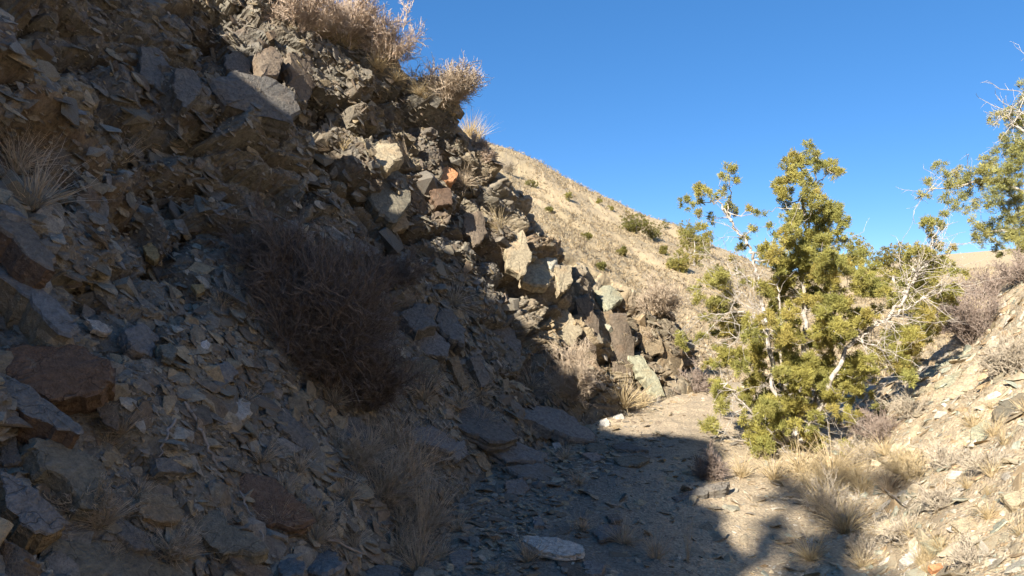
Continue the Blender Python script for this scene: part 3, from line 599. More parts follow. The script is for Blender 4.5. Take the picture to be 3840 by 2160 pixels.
# sunny bank stones
for q, h_, c_, lab, n_ in [
  ([(3460,1400),(3560,1340),(3650,1300),(3660,1325),(3560,1385),(3480,1430)], .06, 'green', 'long layered slab edge jutting from the sunny bank near the bare purple bush', (-.35,-.35,.85)),
  ([(3500,1440),(3580,1395),(3640,1380),(3600,1430),(3530,1460)], .05, 'green', 'second thin slab just below the long layered slab on the bank', (-.35,-.3,.9)),
  ([(3715,1545),(3760,1500),(3840,1470),(3870,1500),(3800,1540),(3740,1575)], .10, 'olive', 'overhanging slab with dark gap beneath at the right margin', (-.3,-.35,.9)),
  ([(3640,1600),(3700,1570),(3740,1610),(3690,1660),(3640,1650)], .06, 'green', 'flat greenish slab on the bank left of the overhanging slab', (-.4,-.5,.8)),
  ([(3370,2100),(3430,2045),(3460,2060),(3450,2110),(3390,2120)], .06, 'white', 'bright white blocky stone at the foot of the sunny bank', (-.2,-.6,.8)),
  ([(3480,2120),(3530,2110),(3540,2130),(3500,2140)], .04, 'orange', 'small orange stone right of the bright white stone', (-.2,-.5,.8)),
  ([(3280,1960),(3330,1945),(3355,1990),(3320,2010),(3280,1990)], .05, 'cream', 'cream rounded stone at the edge of the straw tangle', (-.1,-.5,.9)),
  ([(3450,2030),(3530,2010),(3560,2050),(3500,2070)], .05, 'green', 'flat greenish plate above the bright white stone', (-.3,-.4,.85)),
  ([(3560,1960),(3640,1930),(3680,1970),(3610,2000)], .05, 'cream', 'broad cream plate in the middle of the sunny bank', (-.35,-.4,.85)),
  ([(3750,1850),(3840,1830),(3870,1880),(3790,1900)], .06, 'cream', 'cream slab on the bank at the right margin', (-.35,-.4,.85)),
  ([(2250,1575),(2275,1565),(2290,1590),(2268,1608),(2248,1595)], .07, 'white', 'round white cobble at the sunlit end of the path', (.1,-.6,.8)),
  ([(2300,1560),(2330,1548),(2345,1570),(2320,1585)], .05, 'white', 'smaller white cobble right of the round white cobble', (.1,-.6,.8)),
  ([(3080,1590),(3130,1570),(3170,1590),(3150,1615),(3095,1615)], .09, 'ochre', 'orange tan rock in the shade under the big juniper', (-.1,-.7,.7))]:
    slab('rock_slab', q, h_, c_, lab, nrm=n_, lift=.05)

# ------------------------------------------------------------------ twigs: tubes from segments
def seg_tubes(p0, p1, r0, r1, sides=3):
    p0, p1, r0, r1 = (np.asarray(v, float) for v in (p0, p1, r0, r1)); d = p1 - p0; L = np.linalg.norm(d, axis=1, keepdims=True) + 1e-9; d = d / L
    ref = np.where(np.abs(d[:, 2:3]) > .9, np.array([[1.0, 0, 0]]), np.array([[0, 0, 1.0]])); a = np.cross(d, ref); a /= np.linalg.norm(a, axis=1, keepdims=True); b = np.cross(d, a)
    V = []; n_ = len(p0)
    for (p, rr) in ((p0, r0), (p1, r1)):
        for k in range(sides):
            th = 2 * math.pi * k / sides; V.append(p + (a * math.cos(th) + b * math.sin(th)) * rr[:, None])
    V = np.stack(V, 1).reshape(-1, 3); base = np.arange(n_)[:, None] * 2 * sides; Fs = []
    for k in range(sides):
        j = (k + 1) % sides; Fs.append(np.stack([base[:, 0] + k, base[:, 0] + j, base[:, 0] + sides + j, base[:, 0] + sides + k], 1))
    return V, np.concatenate(Fs)
def unit(v): return v / (np.linalg.norm(v, axis=-1, keepdims=True) + 1e-9)
def grow(p0, d0, length, nseg, r0, r1, r_, wob=.25, up=0.0):
    """vectorised polylines: returns list of (p0,p1,ra,rb) and all nodes"""
    p = p0.copy(); d = unit(d0); segs = []; nodes = []; L = (length / nseg)[:, None]
    for k in range(nseg):
        d = unit(d + r_.normal(size=d.shape) * wob + np.array((0, 0, up))); q = p + d * L
        ra = lerp(r0, r1, k / nseg); rb = lerp(r0, r1, (k + 1) / nseg); segs.append((p, q, np.full(len(p), ra) if np.isscalar(ra) else ra, np.full(len(p), rb) if np.isscalar(rb) else rb)); nodes.append((q, d.copy())); p = q
    return segs, nodes
def cat_segs(segs): return [np.concatenate([s[k] for s in segs]) for k in range(4)]
def twig_mat(name, c1, c2, rough=.85, trans=0.0):
    m, t, b = new_mat(name); b.inputs['Roughness'].default_value = rough
    P = t.nodes.new('ShaderNodeNewGeometry').outputs['Position']; n = N(t, 'ShaderNodeTexNoise', Scale=24.0, Detail=2.0); t.links.new(P, n.inputs['Vector'])
    c = ramp(t, n.outputs['Fac'], [(.35, c1), (.65, c2)]); t.links.new(c, b.inputs['Base Color'])
    if trans:
        tr = t.nodes.new('ShaderNodeBsdfTranslucent'); t.links.new(c, tr.inputs['Color']); mx = t.nodes.new('ShaderNodeMixShader'); mx.inputs[0].default_value = trans
        t.links.new(b.outputs[0], mx.inputs[1]); t.links.new(tr.outputs[0], mx.inputs[2]); t.links.new(mx.outputs[0], t.nodes['Material Output'].inputs['Surface'])
    return m
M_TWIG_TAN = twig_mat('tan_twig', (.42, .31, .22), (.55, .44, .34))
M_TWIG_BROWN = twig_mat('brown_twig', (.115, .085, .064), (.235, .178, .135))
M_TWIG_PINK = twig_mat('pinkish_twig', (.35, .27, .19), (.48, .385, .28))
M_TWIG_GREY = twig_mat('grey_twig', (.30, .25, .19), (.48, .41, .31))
M_TWIG_PURPLE = twig_mat('purple_twig', (.22, .165, .13), (.34, .27, .22))
M_STRAW = twig_mat('straw', (.45, .34, .18), (.62, .50, .31), trans=.25)
M_STRAW_DULL = twig_mat('dull_straw', (.36, .28, .19), (.60, .48, .34), trans=.2)
M_BARK = twig_mat('juniper_bark', (.27, .23, .19), (.52, .47, .40))
M_STICK = twig_mat('bleached_wood', (.24, .20, .16), (.36, .31, .26))
def shrub(name, px, w_px, h_px, mat, label, nst=26, dens=1.0, seed=0, lean=(0, 0), twig=.0016, loc=None, nrm=None, cat='shrub', group=None, sink=.03, flat=1.0, fine=3):
    r_ = np.random.default_rng(seed + 900)
    if loc is None:
        loc, nrm = hit_down(*px)
    dist = (loc - EYE).length; W = w_px / F * dist / 2; H = h_px / F * dist
    e = empty(name, loc - Vector((0, 0, sink)), label, cat, group)
    th = r_.uniform(0, 2 * math.pi, nst); rad = np.sqrt(r_.random(nst)); 
    d = np.stack([np.cos(th) * rad * W * 1.05 + lean[0] * H, np.sin(th) * rad * W * flat + lean[1] * H, H * (1.05 - .45 * rad ** 2) * r_.uniform(.5, 1.05, nst)], 1)
    base = np.stack([np.cos(th), np.sin(th), 0 * th], 1) * (.06 * W * rad)[:, None]; L = np.linalg.norm(d, axis=1) * .72 * np.where(r_.random(nst) < .14, 1.3, r_.uniform(.68, 1.1, nst))
    s0, n0 = grow(base, d, L, 5, .006 * max(.5, H), .0025 * max(.5, H), r_, .12, .03)
    stems = cat_segs(s0); V, Fc = seg_tubes(*stems, sides=4); mk('stem', V, Fc, mat, e)
    tw = []
    nb1 = int(7 * dens); P1 = []; D1 = []
    for (q, dd) in n0[1:]:
        for k in range(nb1):
            f = r_.random((nst, 1)); P1.append(q - dd * f * (L / 5)[:, None]); D1.append(unit(dd + r_.normal(size=q.shape) * .55))
    P1 = np.concatenate(P1); D1 = np.concatenate(D1); l1 = r_.uniform(.14, .34, len(P1)) * (W + H) / 2
    s1, n1 = grow(P1, D1, l1, 3, twig * 1.5, twig, r_, .2, .06); tw += s1
    P2 = []; D2 = []
    for (q, dd) in n1:
        for k in range(fine): P2.append(q); D2.append(unit(dd + r_.normal(size=q.shape) * .6))
    P2 = np.concatenate(P2); D2 = np.concatenate(D2); keep = r_.random(len(P2)) < .8; P2 = P2[keep]; D2 = D2[keep]
    s2, _ = grow(P2, D2, r_.uniform(.05, .13, len(P2)) * (W + H) / 2, 2, twig, twig * .45, r_, .25, .05); tw += s2
    V, Fc = seg_tubes(*cat_segs(tw)); mk('crown', V, Fc, mat, e)
    return e
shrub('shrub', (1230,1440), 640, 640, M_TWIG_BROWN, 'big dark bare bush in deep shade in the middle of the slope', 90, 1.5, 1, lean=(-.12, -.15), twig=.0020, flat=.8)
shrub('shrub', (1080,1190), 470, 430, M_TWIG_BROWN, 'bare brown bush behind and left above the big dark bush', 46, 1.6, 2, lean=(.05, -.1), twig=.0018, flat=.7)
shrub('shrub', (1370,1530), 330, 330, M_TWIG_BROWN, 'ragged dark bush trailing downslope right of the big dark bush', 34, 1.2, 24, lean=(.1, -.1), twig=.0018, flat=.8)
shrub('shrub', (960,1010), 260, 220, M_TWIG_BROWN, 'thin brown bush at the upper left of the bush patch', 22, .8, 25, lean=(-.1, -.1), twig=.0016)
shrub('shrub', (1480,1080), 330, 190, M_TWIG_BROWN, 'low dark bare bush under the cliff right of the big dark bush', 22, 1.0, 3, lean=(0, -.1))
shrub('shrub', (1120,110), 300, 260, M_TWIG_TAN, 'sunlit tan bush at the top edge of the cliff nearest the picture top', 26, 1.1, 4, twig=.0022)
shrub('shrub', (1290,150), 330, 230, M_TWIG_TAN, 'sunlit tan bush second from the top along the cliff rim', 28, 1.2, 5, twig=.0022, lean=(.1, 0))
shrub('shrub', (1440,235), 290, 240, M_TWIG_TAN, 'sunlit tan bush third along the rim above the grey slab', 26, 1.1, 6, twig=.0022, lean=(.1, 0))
shrub('shrub', (1660,400), 280, 240, M_TWIG_PINK, 'rounded pinkish bush overhanging the rim against the sky', 30, 1.3, 7, twig=.0024, lean=(.15, 0))
shrub('shrub', (1790,560), 110, 90, M_TWIG_TAN, 'wispy tan bush at the rim just below the rounded pinkish bush', 14, .8, 8, twig=.002)
shrub('shrub', (1825,600), 90, 80, M_TWIG_TAN, 'round tan bush on the rim where the hill skyline begins', 20, 1.2, 22, twig=.0026)
shrub('shrub', (1895,650), 100, 90, M_TWIG_GREY, 'second round bush on the rim just left of the hill skyline', 20, 1.2, 23, twig=.0026)
shrub('shrub', (2140,1500), 270, 280, M_TWIG_PINK, 'sunlit pinkish bush at the foot of the outcrop by the path', 32, 1.2, 9, twig=.0022, lean=(-.05, -.2))
shrub('shrub', (2470,1180), 230, 190, M_TWIG_PINK, 'pale pinkish bush on top of the outcrop end', 28, 1.1, 10, twig=.0024)
shrub('shrub', (2430,1300), 120, 130, M_TWIG_PINK, 'small pale bush hanging on the outcrop face below the top bush', 18, 1.0, 11, twig=.0022)
shrub('shrub', (2620,1470), 150, 120, M_TWIG_PURPLE, 'dark small bush in the corner behind the outcrop end', 18, 1.0, 12, twig=.002)
shrub('shrub', (3640,1290), 300, 270, M_TWIG_PURPLE, 'leafless purple grey bush on the bank beneath the right margin juniper', 30, .8, 13, twig=.0024)
shrub('shrub', (3780,1400), 220, 150, M_TWIG_GREY, 'grey brush on the sunny bank at the right margin', 24, 1.0, 14, twig=.0018)
shrub('shrub', (3130,1960), 330, 190, M_TWIG_GREY, 'low tangled grey brush in the dappled shade before the juniper', 24, .55, 15, twig=.0014)
shrub('shrub', (3240,2090), 200, 120, M_TWIG_GREY, 'small grey brush at the bottom below the tangled brush', 14, .55, 16, twig=.0013)
shrub('shrub', (3650,2100), 220, 110, M_TWIG_GREY, 'low grey sage brush on the sunny bank at the bottom right', 16, .55, 17, twig=.0013)
shrub('shrub', (3560,1750), 220, 110, M_TWIG_GREY, 'low grey sage brush halfway up the sunny bank', 16, .55, 18, twig=.0014)
shrub('shrub', (3420,1560), 200, 120, M_TWIG_GREY, 'grey brush on the bank right of the juniper foot', 16, .55, 19, twig=.0015)
for k_, (x_, y_, w_, h_, l_) in enumerate([(1450,1880,380,250,'widest mat of tangled dead grass beside the path'), (1330,1740,280,190,'mat of tangled dead grass above the widest mat'), (1580,2010,260,230,'mat of tangled dead grass around the tall stalks'), (620,2070,300,120,'thin mat of dead stems above the bedrock slab'), (330,1900,260,110,'thin mat of dead stems beside the olive slab'), (1180,1960,240,130,'thin mat of dead stems right of the rust red boulder'), (3100,1830,330,150,'sunlit straw mat before the juniper trunk'), (3420,1780,300,110,'sunlit straw mat on the bank above the fallen stick'), (3400,2010,260,110,'ragged mat of stems beside the cream rounded stone'), (3540,1900,240,90,'ragged mat of stems above the broad cream plate'), (3720,1760,240,90,'ragged mat of stems high on the bank at the right margin'), (3240,1740,260,120,'ragged mat of stems right of the juniper foot')]):
    tag(shrub('grass_mat', (x_, y_), w_, h_, M_TWIG_GREY if 'ragged' in l_ else M_STRAW if x_ > 3000 else M_STRAW_DULL, l_, 26, .45, 40 + k_, twig=.0013, cat='dead grass', group='mats of dead grass', fine=2), kind='thing')
for k_, (x_, y_, w_, h_, l_) in enumerate([(3720,1120,200,150,'bare brush on the bank crest right of the purple grey bush'), (3830,1060,180,130,'bare brush on the bank crest at the right margin'), (3540,1250,170,120,'bare brush on the bank crest left of the purple grey bush')]):
    shrub('shrub', (x_, y_), w_, h_, M_TWIG_PURPLE, l_, 22, .8, 60 + k_, twig=.0022)
shrub('shrub', (2660,1790), 170, 130, M_TWIG_PURPLE, 'dark bush in the shadow left of the juniper foot', 22, 1.0, 20, twig=.0016)
shrub('shrub', (3300,1650), 300, 130, M_TWIG_PURPLE, 'tangle of dead twigs in shade right of the juniper trunk', 24, .9, 21, twig=.0016)
# ------------------------------------------------------------------ junipers
def leaf_mat(name, tint=(1, 1, 1)):
    m, t, b = new_mat(name); b.inputs['Roughness'].default_value = .75
    a = t.nodes.new('ShaderNodeAttribute'); a.attribute_name = 'Col'; c = mixc(t, 'MULTIPLY', 1.0, a.outputs['Color'], tint); t.links.new(c, b.inputs['Base Color'])
    tr = t.nodes.new('ShaderNodeBsdfTranslucent'); t.links.new(c, tr.inputs['Color']); mx = t.nodes.new('ShaderNodeMixShader'); mx.inputs[0].default_value = .38
    t.links.new(b.outputs[0], mx.inputs[1]); t.links.new(tr.outputs[0], mx.inputs[2]); t.links.new(mx.outputs[0], t.nodes['Material Output'].inputs['Surface'])
    return m
M_LEAF = leaf_mat('juniper_leaf')
LEAFP = np.array([(.40, .36, .095), (.33, .32, .09), (.44, .385, .105), (.27, .28, .085), (.37, .35, .11), (.47, .37, .11)])
def sprigs(centers, radii, r_, per=44, ln=.042, wd=.0075, dens=3.0, pale=1.0):
    """foliage: every clump is many little tufts of scaly sprigs"""
    C, TC, TD, SZ = [], [], [], []
    for c, R_ in zip(centers, radii):
        k = int(np.clip((R_ / .035) ** 2 * dens, 4, 34)); q = r_.normal(size=(k, 3)); q = unit(q) * (r_.random((k, 1)) ** .45); TC.append(c + q * R_ * np.array((1, 1, .95))); TD.append(unit(q + np.array((0, 0, .5))))
        base = LEAFP[r_.integers(0, len(LEAFP))]; C.append(lerp(LEAFP.mean(0), base, .55) * r_.uniform(.8, 1.2, (k, 1)) * pale)
    TC = np.concatenate(TC); TD = np.concatenate(TD); C = np.concatenate(C); n_ = len(TC)
    P = np.repeat(TC, per, 0); D = unit(np.repeat(TD, per, 0) * .7 + r_.normal(size=(n_ * per, 3)) * .75); col = np.repeat(C, per, 0) * r_.uniform(.8, 1.2, (n_ * per, 1))
    P = P + r_.normal(size=P.shape) * ln * .36; L = (ln * r_.uniform(.6, 1.25, len(P)))[:, None]; side = unit(np.cross(D, r_.normal(size=D.shape))); nn_ = np.cross(D, side)
    b_ = P; m_ = P + D * L * .5; t_ = P + D * L; l_ = m_ + side * wd + nn_ * wd * .4; rr_ = m_ - side * wd + nn_ * wd * .4
    V = np.stack([b_, l_, t_, rr_], 1).reshape(-1, 3); i = np.arange(len(P))[:, None] * 4; Fc = np.concatenate([i + np.array([[0, 1, 2]]), i + np.array([[0, 2, 3]])]); return V, Fc, np.repeat(col, 4, 0)
def connect(nodes, nrad, centers, r_, rtip=.0022, bend=.12, seglen=.07):
    """boughs from the limbs out to each clump"""
    nodes = list(nodes); segs = []
    N0 = np.array(nodes); order = np.argsort([np.min(np.linalg.norm(N0 - c, axis=1)) for c in centers])
    for k in order:
        c = centers[k]; A = np.array(nodes); dv = c - A; d = np.linalg.norm(dv, axis=1) + np.maximum(0, -dv[:, 2]) * 2.0; j = int(np.argmin(d)); a = A[j]; dist = np.linalg.norm(c - a); ns_ = max(2, int(dist / seglen)); pts = [a]
        sag = r_.normal(size=3) * bend * dist; sag[2] = -abs(sag[2]) * .8
        for q in range(1, ns_ + 1):
            f = q / ns_; pts.append(a + (c - a) * f + sag * math.sin(math.pi * f) + r_.normal(size=3) * .008)
        ra = min(nrad[j] * .8, .004 + .012 * dist); 
        for q in range(ns_):
            segs.append((pts[q], pts[q + 1], lerp(ra, rtip, q / ns_), lerp(ra, rtip, (q + 1) / ns_)))
            nodes.append(pts[q + 1]); nrad.append(lerp(ra, rtip, (q + 1) / ns_))
    return segs, nodes
def seg_arrays(segs): return np.array([s[0] for s in segs]), np.array([s[1] for s in segs]), np.array([s[2] for s in segs]), np.array([s[3] for s in segs])
def limb(pts, r0, r1, r_, sub=5, wob=.012):
    """a gnarled limb: polyline -> smooth segments"""
    P = np.array(pts, float); u = np.linspace(0, len(P) - 1, (len(P) - 1) * sub + 1); Q_ = catmull(P, u); Q_[1:-1] += r_.normal(size=Q_[1:-1].shape) * wob; n_ = len(Q_)
    rr = lerp(r0, r1, np.linspace(0, 1, n_) ** .8) * (1 + .15 * r_.normal(size=n_)); rr = np.maximum(rr, r1 * .6)
    return [(Q_[i], Q_[i + 1], rr[i], rr[i + 1]) for i in range(n_ - 1)], [q for q in Q_], list(rr)
def deadwood(nodes, r_, n_, lmin, lmax, out=.6, rad=.0035):
    A = np.array(nodes); k = r_.integers(0, len(A), n_); p = A[k]; c = A.mean(0); d = unit(unit(p - c) * out + r_.normal(size=p.shape) * .7); L = r_.uniform(lmin, lmax, n_)
    s, nd = grow(p, d, L, 5, rad, rad * .45, r_, .22); P2 = np.concatenate([q for q, _ in nd[1:]]); D2 = np.concatenate([unit(dd + r_.normal(size=dd.shape) * .7) for _, dd in nd[1:]]); 
    s2, _ = grow(P2, D2, r_.uniform(.06, .2, len(P2)), 3, rad * .5, rad * .25, r_, .25); return cat_segs(s + s2)
def z7(l): return [(2440 + .552 * a, 500 + .552 * b, .552 * c) for a, b, c in l]
def z8(l): return [(2440 + .5935 * a, 1300 + .5935 * b, .5935 * c) for a, b, c in l]
def q7(l): return [(2440 + .552 * a, 500 + .552 * b) for a, b in l]
bl, bn = hit_down(2950, 1690); TY = bl.y + .05
r_ = np.random.default_rng(5)
tree = empty('juniper_tree', bl - Vector((0, 0, .03)), 'big olive green juniper with bleached dead limbs beside the path', 'tree')
T0 = np.array(tree.location)
CL = z7([(530,250,40),(350,390,45),(240,475,40),(320,470,25),(490,385,25),(420,435,30),(540,520,45),(315,550,30),(410,580,25),(340,640,30),(400,700,32),(480,300,20),(580,330,18),(700,640,28),(675,510,12),(620,770,36),(650,720,26),
 (1130,140,24),(1120,200,38),(1245,240,50),(1265,270,35),(930,180,20),(1000,200,45),(920,240,35),(1000,270,48),(860,340,35),(920,340,45),(900,400,42),(1110,370,38),(1040,390,35),(1100,430,58),(900,460,42),(750,525,26),(1170,490,50),(1000,540,66),(960,580,58),(1240,520,45),(1090,560,40),(1190,600,45),(1310,580,42),(1280,600,40),(950,670,52),(900,690,38),(1170,650,52),(1290,660,42),(1100,720,58),(1180,730,58),(1050,770,50),(1300,740,28),(950,760,42),(840,700,24),(805,630,12),(800,780,50),(850,820,42),(760,800,36),
 (960,860,66),(1050,860,66),(1150,830,70),(1230,860,60),(1180,930,76),(1080,960,76),(970,950,70),(880,920,46),(1220,980,58),(1300,880,32),(1420,840,46),(1380,900,52),(1500,910,42),(1340,960,42),(1450,980,46),(1530,1050,50),(1580,1070,36),(1440,1060,46),(850,1030,56),(950,1060,70),(1060,1090,66),(1160,1080,58),(880,1130,56),(800,1100,42),(1000,1150,56),(1090,1180,46),(1200,1150,56),(1300,1130,56),(1250,1200,64),(1350,1200,56),(850,1200,46),(900,1300,56),(1180,1280,56),(1280,1300,56),(900,1380,64),(970,1400,56),(1250,1390,72),(1150,1400,56),(1400,1300,50),(1480,1250,46),
 (1890,610,44),(1980,640,38),(1985,550,22),(1890,700,38),(1800,810,50),(1850,830,46),(1940,780,42),(1990,880,46),(1900,900,50),(1760,900,32),(1850,960,42),(1960,970,38),(1840,1030,46),(2050,960,30),(2120,950,28),(2040,1060,46),(2060,1110,46),(2010,1090,38),(1950,1150,38),(1900,1200,50),(1850,1260,55),(1800,1300,55),(1900,1330,55),(1780,1390,55),(1880,1400,46),(1980,1260,36),(2050,780,14),
 (440,950,50),(470,1000,50),(380,1000,36),(520,1100,44),(200,1400,42),(230,1430,36),(500,1300,50),(560,1350,44),(700,1420,46),(640,1000,30),(300,1060,34),(330,1120,36),(420,1130,40),(460,1200,44),(380,1240,36),(560,1200,40),(620,1280,44),(430,1350,40),(660,1350,46),(330,1380,36),(740,1360,48),(760,1450,50),(590,930,28),(560,850,24),(1600,960,36),(1640,1130,40),(1700,1020,30),(1640,1380,46),(1700,1330,40),(1560,1200,40)]) + \
 z8([(430,240,46),(440,300,46),(440,380,42),(480,50,52),(560,60,52),(640,90,46),(690,160,42),(650,230,46),(620,330,52),(760,300,46),(800,360,52),(740,340,46),(690,480,62),(780,490,66),(690,560,66),(770,580,66),(700,640,56),(720,700,36),(380,510,46),(360,480,36),(910,230,46),(900,100,55),(960,190,55),(1060,220,55),(1000,120,55),(1120,120,55),(1200,180,55),(1250,120,55),(1160,260,46),(1260,260,46),(1350,80,46),(1330,180,42),(1600,120,55),(1560,60,55),(1640,40,55),(1620,190,42),(1440,60,38),(960,290,38),(880,400,46),(940,440,36)])
def T(px, py, dy=0.0): return np.array(at(px, py, TY + dy)) - T0
cen = []; rad_ = []
for (a, b, c) in CL:
    half = 430 - .18 * abs(b - 1300); off = np.clip(abs(a - 2990) / 560, 0, 1); dy = r_.normal() * .34 * (1 - .55 * off); dy = float(np.clip(dy, -.7, .7))
    cen.append(T(a, b, dy)); rad_.append(c / F * TY * 1.22)
    if c > 24: cen.append(T(a + r_.normal() * 16, b + r_.normal() * 16, dy + r_.normal() * .18)); rad_.append(c / F * TY * 1.0)
for k in range(85):
    a = r_.normal(3040, 190); b = r_.uniform(1180, 1640)
    if 2640 < a < 3460 and abs(a - 3040) < 430 - .62 * max(0, b - 1320): cen.append(T(a, b, r_.normal() * .33)); rad_.append(r_.uniform(15, 30) / F * TY)
for k in range(46):
    a = r_.normal(3000, 150); b = r_.uniform(1300, 1680)
    if abs(a - 3000) < 330 - .7 * max(0, b - 1450): cen.append(T(a, b, -.28 + r_.normal() * .15)); rad_.append(r_.uniform(18, 32) / F * TY)
for k in range(60):
    j = int(r_.integers(17, len(CL))); a, b, c = CL[j]
    if 2880 < a < 3330: cen.append(T(a + r_.normal() * 38, b + r_.normal() * 38, r_.normal() * .4)); rad_.append(r_.uniform(20, 34) / F * TY)
cen = np.array(cen); rad_ = np.array(rad_)
LIMBS = [([(2950,1710),(2985,1600),(3010,1450)] + q7([(1050,1280),(1040,1100),(1060,900),(1060,700),(1050,600),(1030,480),(1040,330),(1000,200)]), .062, .007, 0),
 (q7([(1060,760),(1085,560),(1110,400),(1120,300),(1128,150)]), .022, .005, .1),
 ([(2950,1700),(2940,1600),(2900,1450)] + q7([(790,1300),(745,1150),(735,1020),(705,900),(690,800),(630,710),(570,630),(530,570),(470,490),(400,470)]), .045, .006, -.12),
 (q7([(560,610),(530,520),(540,430),(535,300)]), .014, .004, -.1),
 ([(2960,1700),(3040,1600),(3130,1400)] + q7([(1400,1400),(1520,1310),(1620,1230),(1720,1110),(1785,1010),(1800,960),(1780,920)]), .05, .012, -.2),
 (q7([(1790,1000),(1850,900),(1890,850),(1920,740),(1960,640)]), .02, .005, -.15),
 (q7([(1590,1270),(1700,1210),(1790,1160),(1880,1090),(2000,1060)]), .022, .005, -.25),
 ([(2955,1700),(2960,1560),(2930,1420)] + q7([(880,1200),(870,1050),(900,900),(930,760)]), .032, .006, .2),
 ([(2960,1700),(3020,1560),(3090,1420)] + q7([(1250,1250),(1230,1100),(1220,950),(1200,800),(1180,640)]), .036, .006, .3),
 (q7([(1120,330),(1180,300),(1220,260)]), .010, .004, 0), (q7([(1040,520),(900,510),(800,525)]), .009, .003, -.05),
 ([(2950,1690),(2900,1640),(2850,1700)] , .02, .006, -.25), ([(2950,1690),(2830,1560),(2760,1480),(2700,1440)], .022, .006, -.1),
 (q7([(745,1200),(650,1100),(560,1050),(520,880)]), .013, .004, -.2), (q7([(740,1050),(640,980),(520,900),(440,840)]), .012, .004, 0), (q7([(780,1290),(600,1225),(450,1225),(300,1245)]), .013, .003, -.25),
 (q7([(760,1280),(680,1190),(590,1150)]), .010, .003, -.3), (q7([(900,1390),(740,1270),(640,1370),(520,1450)]), .010, .003, -.35), (q7([(1430,1400),(1560,1290),(1720,1300)]), .012, .004, -.3), (q7([(1720,1100),(1750,1020),(1700,980)]), .010, .003, -.2),
 (q7([(1400,1400),(1530,1450),(1640,1500)]), .014, .004, -.3), (q7([(1830,1140),(1880,1090),(1940,1040)]), .010, .003, -.3)]
nodes = []; nr = []
for k, (pp, r0, r1, dy) in enumerate(LIMBS):
    s_, n_, rr = limb([T(x, y, dy * min(1, i / 2 + .2) if pp[0][1] > 1650 else dy) for i, (x, y) in enumerate(pp)], r0 * .6, r1 * .85, r_)
    V, Fc = seg_tubes(*seg_arrays(s_), sides=7); ob_ = mk('trunk' if k == 0 else 'limb', V, Fc, M_BARK, tree if k == 0 else trunk_, smooth_shade=True); trunk_ = ob_ if k == 0 else trunk_; nodes += n_; nr += rr
sg, alln = connect(nodes, nr, cen, r_)
dw = deadwood([n_ for n_ in nodes if n_[2] < 2.2], r_, 300, .15, .55)
p4 = [np.concatenate([x, y]) for x, y in zip(seg_arrays(sg), dw)]
V, Fc = seg_tubes(*p4, sides=4); mk('branch', V, Fc, M_BARK, tree)
V, Fc, C = sprigs(cen, rad_, r_, per=66, dens=2.1, ln=.035, wd=.0034); mk('crown', V, Fc, M_LEAF, tree, col=C)
# -- juniper whose crown hangs into the picture at the right margin
r_ = np.random.default_rng(15)
jl, jn = drop(8.0, 9.9)
t2 = empty('juniper_tree', jl - Vector((0, 0, .05)), 'tall grey green juniper hanging into the picture at the right margin', 'tree'); T2 = np.array(t2.location)
CL2 = z7([(1890,340,46),(1850,420,36),(1960,230,42),(2000,290,42),(2060,260,46),(2110,330,56),(2050,360,46),(2180,280,56),(2250,250,56),(2010,430,40),(2080,440,40),(2150,420,46),(2240,340,56),(2320,260,62),(2300,180,46),(2380,120,56),(2450,50,62),(2520,100,56),(2350,330,62),(2430,260,70),(2500,200,56),(2060,520,26),(2130,510,30),(2230,480,44),(2330,420,62),(2420,380,62),(2500,330,62),(2350,500,56),(2450,480,62),(2520,450,56),(2180,600,25),(2250,660,50),(2310,640,56),(2400,580,62),(2480,570,62),(2200,700,36),(2270,720,46),(2360,700,56),(2440,680,56),(2520,650,56),(2350,780,36),(2400,830,30),(2480,750,56),(2530,800,46)]) + \
  [(3740,440,26),(3770,420,24),(3805,430,30),(3835,460,34),(3800,475,26),(3830,380,26),(3850,320,30),(3760,520,20),(3840,560,40),(3800,610,30),(3850,900,40),(3810,860,34)]
for k in range(90): a_ = r_.uniform(3850, 4350); CL2.append((a_, r_.uniform(300 + .0 * a_, 1150), r_.uniform(28, 44)))
J = lambda x, y, d=0.0: np.array(at(x, y, 9.6 + d)) - T2
cen = np.array([J(a, b, np.clip(r_.normal() * .5, -.9, .9)) for a, b, c in CL2]); rad_ = np.array([c / F * 9.6 * 1.05 for a, b, c in CL2])
base2 = np.array((0, 0, 0.)); nodes = []; nr = []
for k, (pp, r0, r1) in enumerate([([(4040,800),(4020,600),(3980,420),(3930,250)], .10, .012), ([(4040,850),(3900,740),(3760,690),(3620,690),(3480,720)], .04, .006), ([(4030,760),(3900,600),(3840,500),(3780,440)], .035, .005), ([(4040,900),(3930,870),(3800,860),(3700,870)], .035, .006), ([(4030,650),(4150,500),(4200,350)], .04, .006), ([(4040,900),(4200,850),(4320,800)], .04, .006)]):
    pts = [J(*q) for q in pp]
    if k == 0: pts = [base2, lerp(base2, pts[0], .5) + np.array((.08, 0, 0))] + pts
    s_, n_, rr = limb(pts, r0, r1, r_, wob=.02); V, Fc = seg_tubes(*seg_arrays(s_), sides=7); ob_ = mk('trunk' if k == 0 else 'limb', V, Fc, M_BARK, t2 if k == 0 else trunk_, smooth_shade=True); trunk_ = ob_ if k == 0 else trunk_; nodes += n_; nr += rr
sg, alln = connect(nodes, nr, cen, r_); dw = deadwood([n_ for n_ in nodes if n_[2] > .8], r_, 60, .2, .6, rad=.005); up_ = deadwood([J(3830, 420), J(3845, 360), J(3860, 300)], r_, 22, .35, .75, rad=.006)
p4 = [np.concatenate(q) for q in zip(seg_arrays(sg), dw, up_)]; V, Fc = seg_tubes(*p4, sides=4); mk('branch', V, Fc, M_BARK, t2)
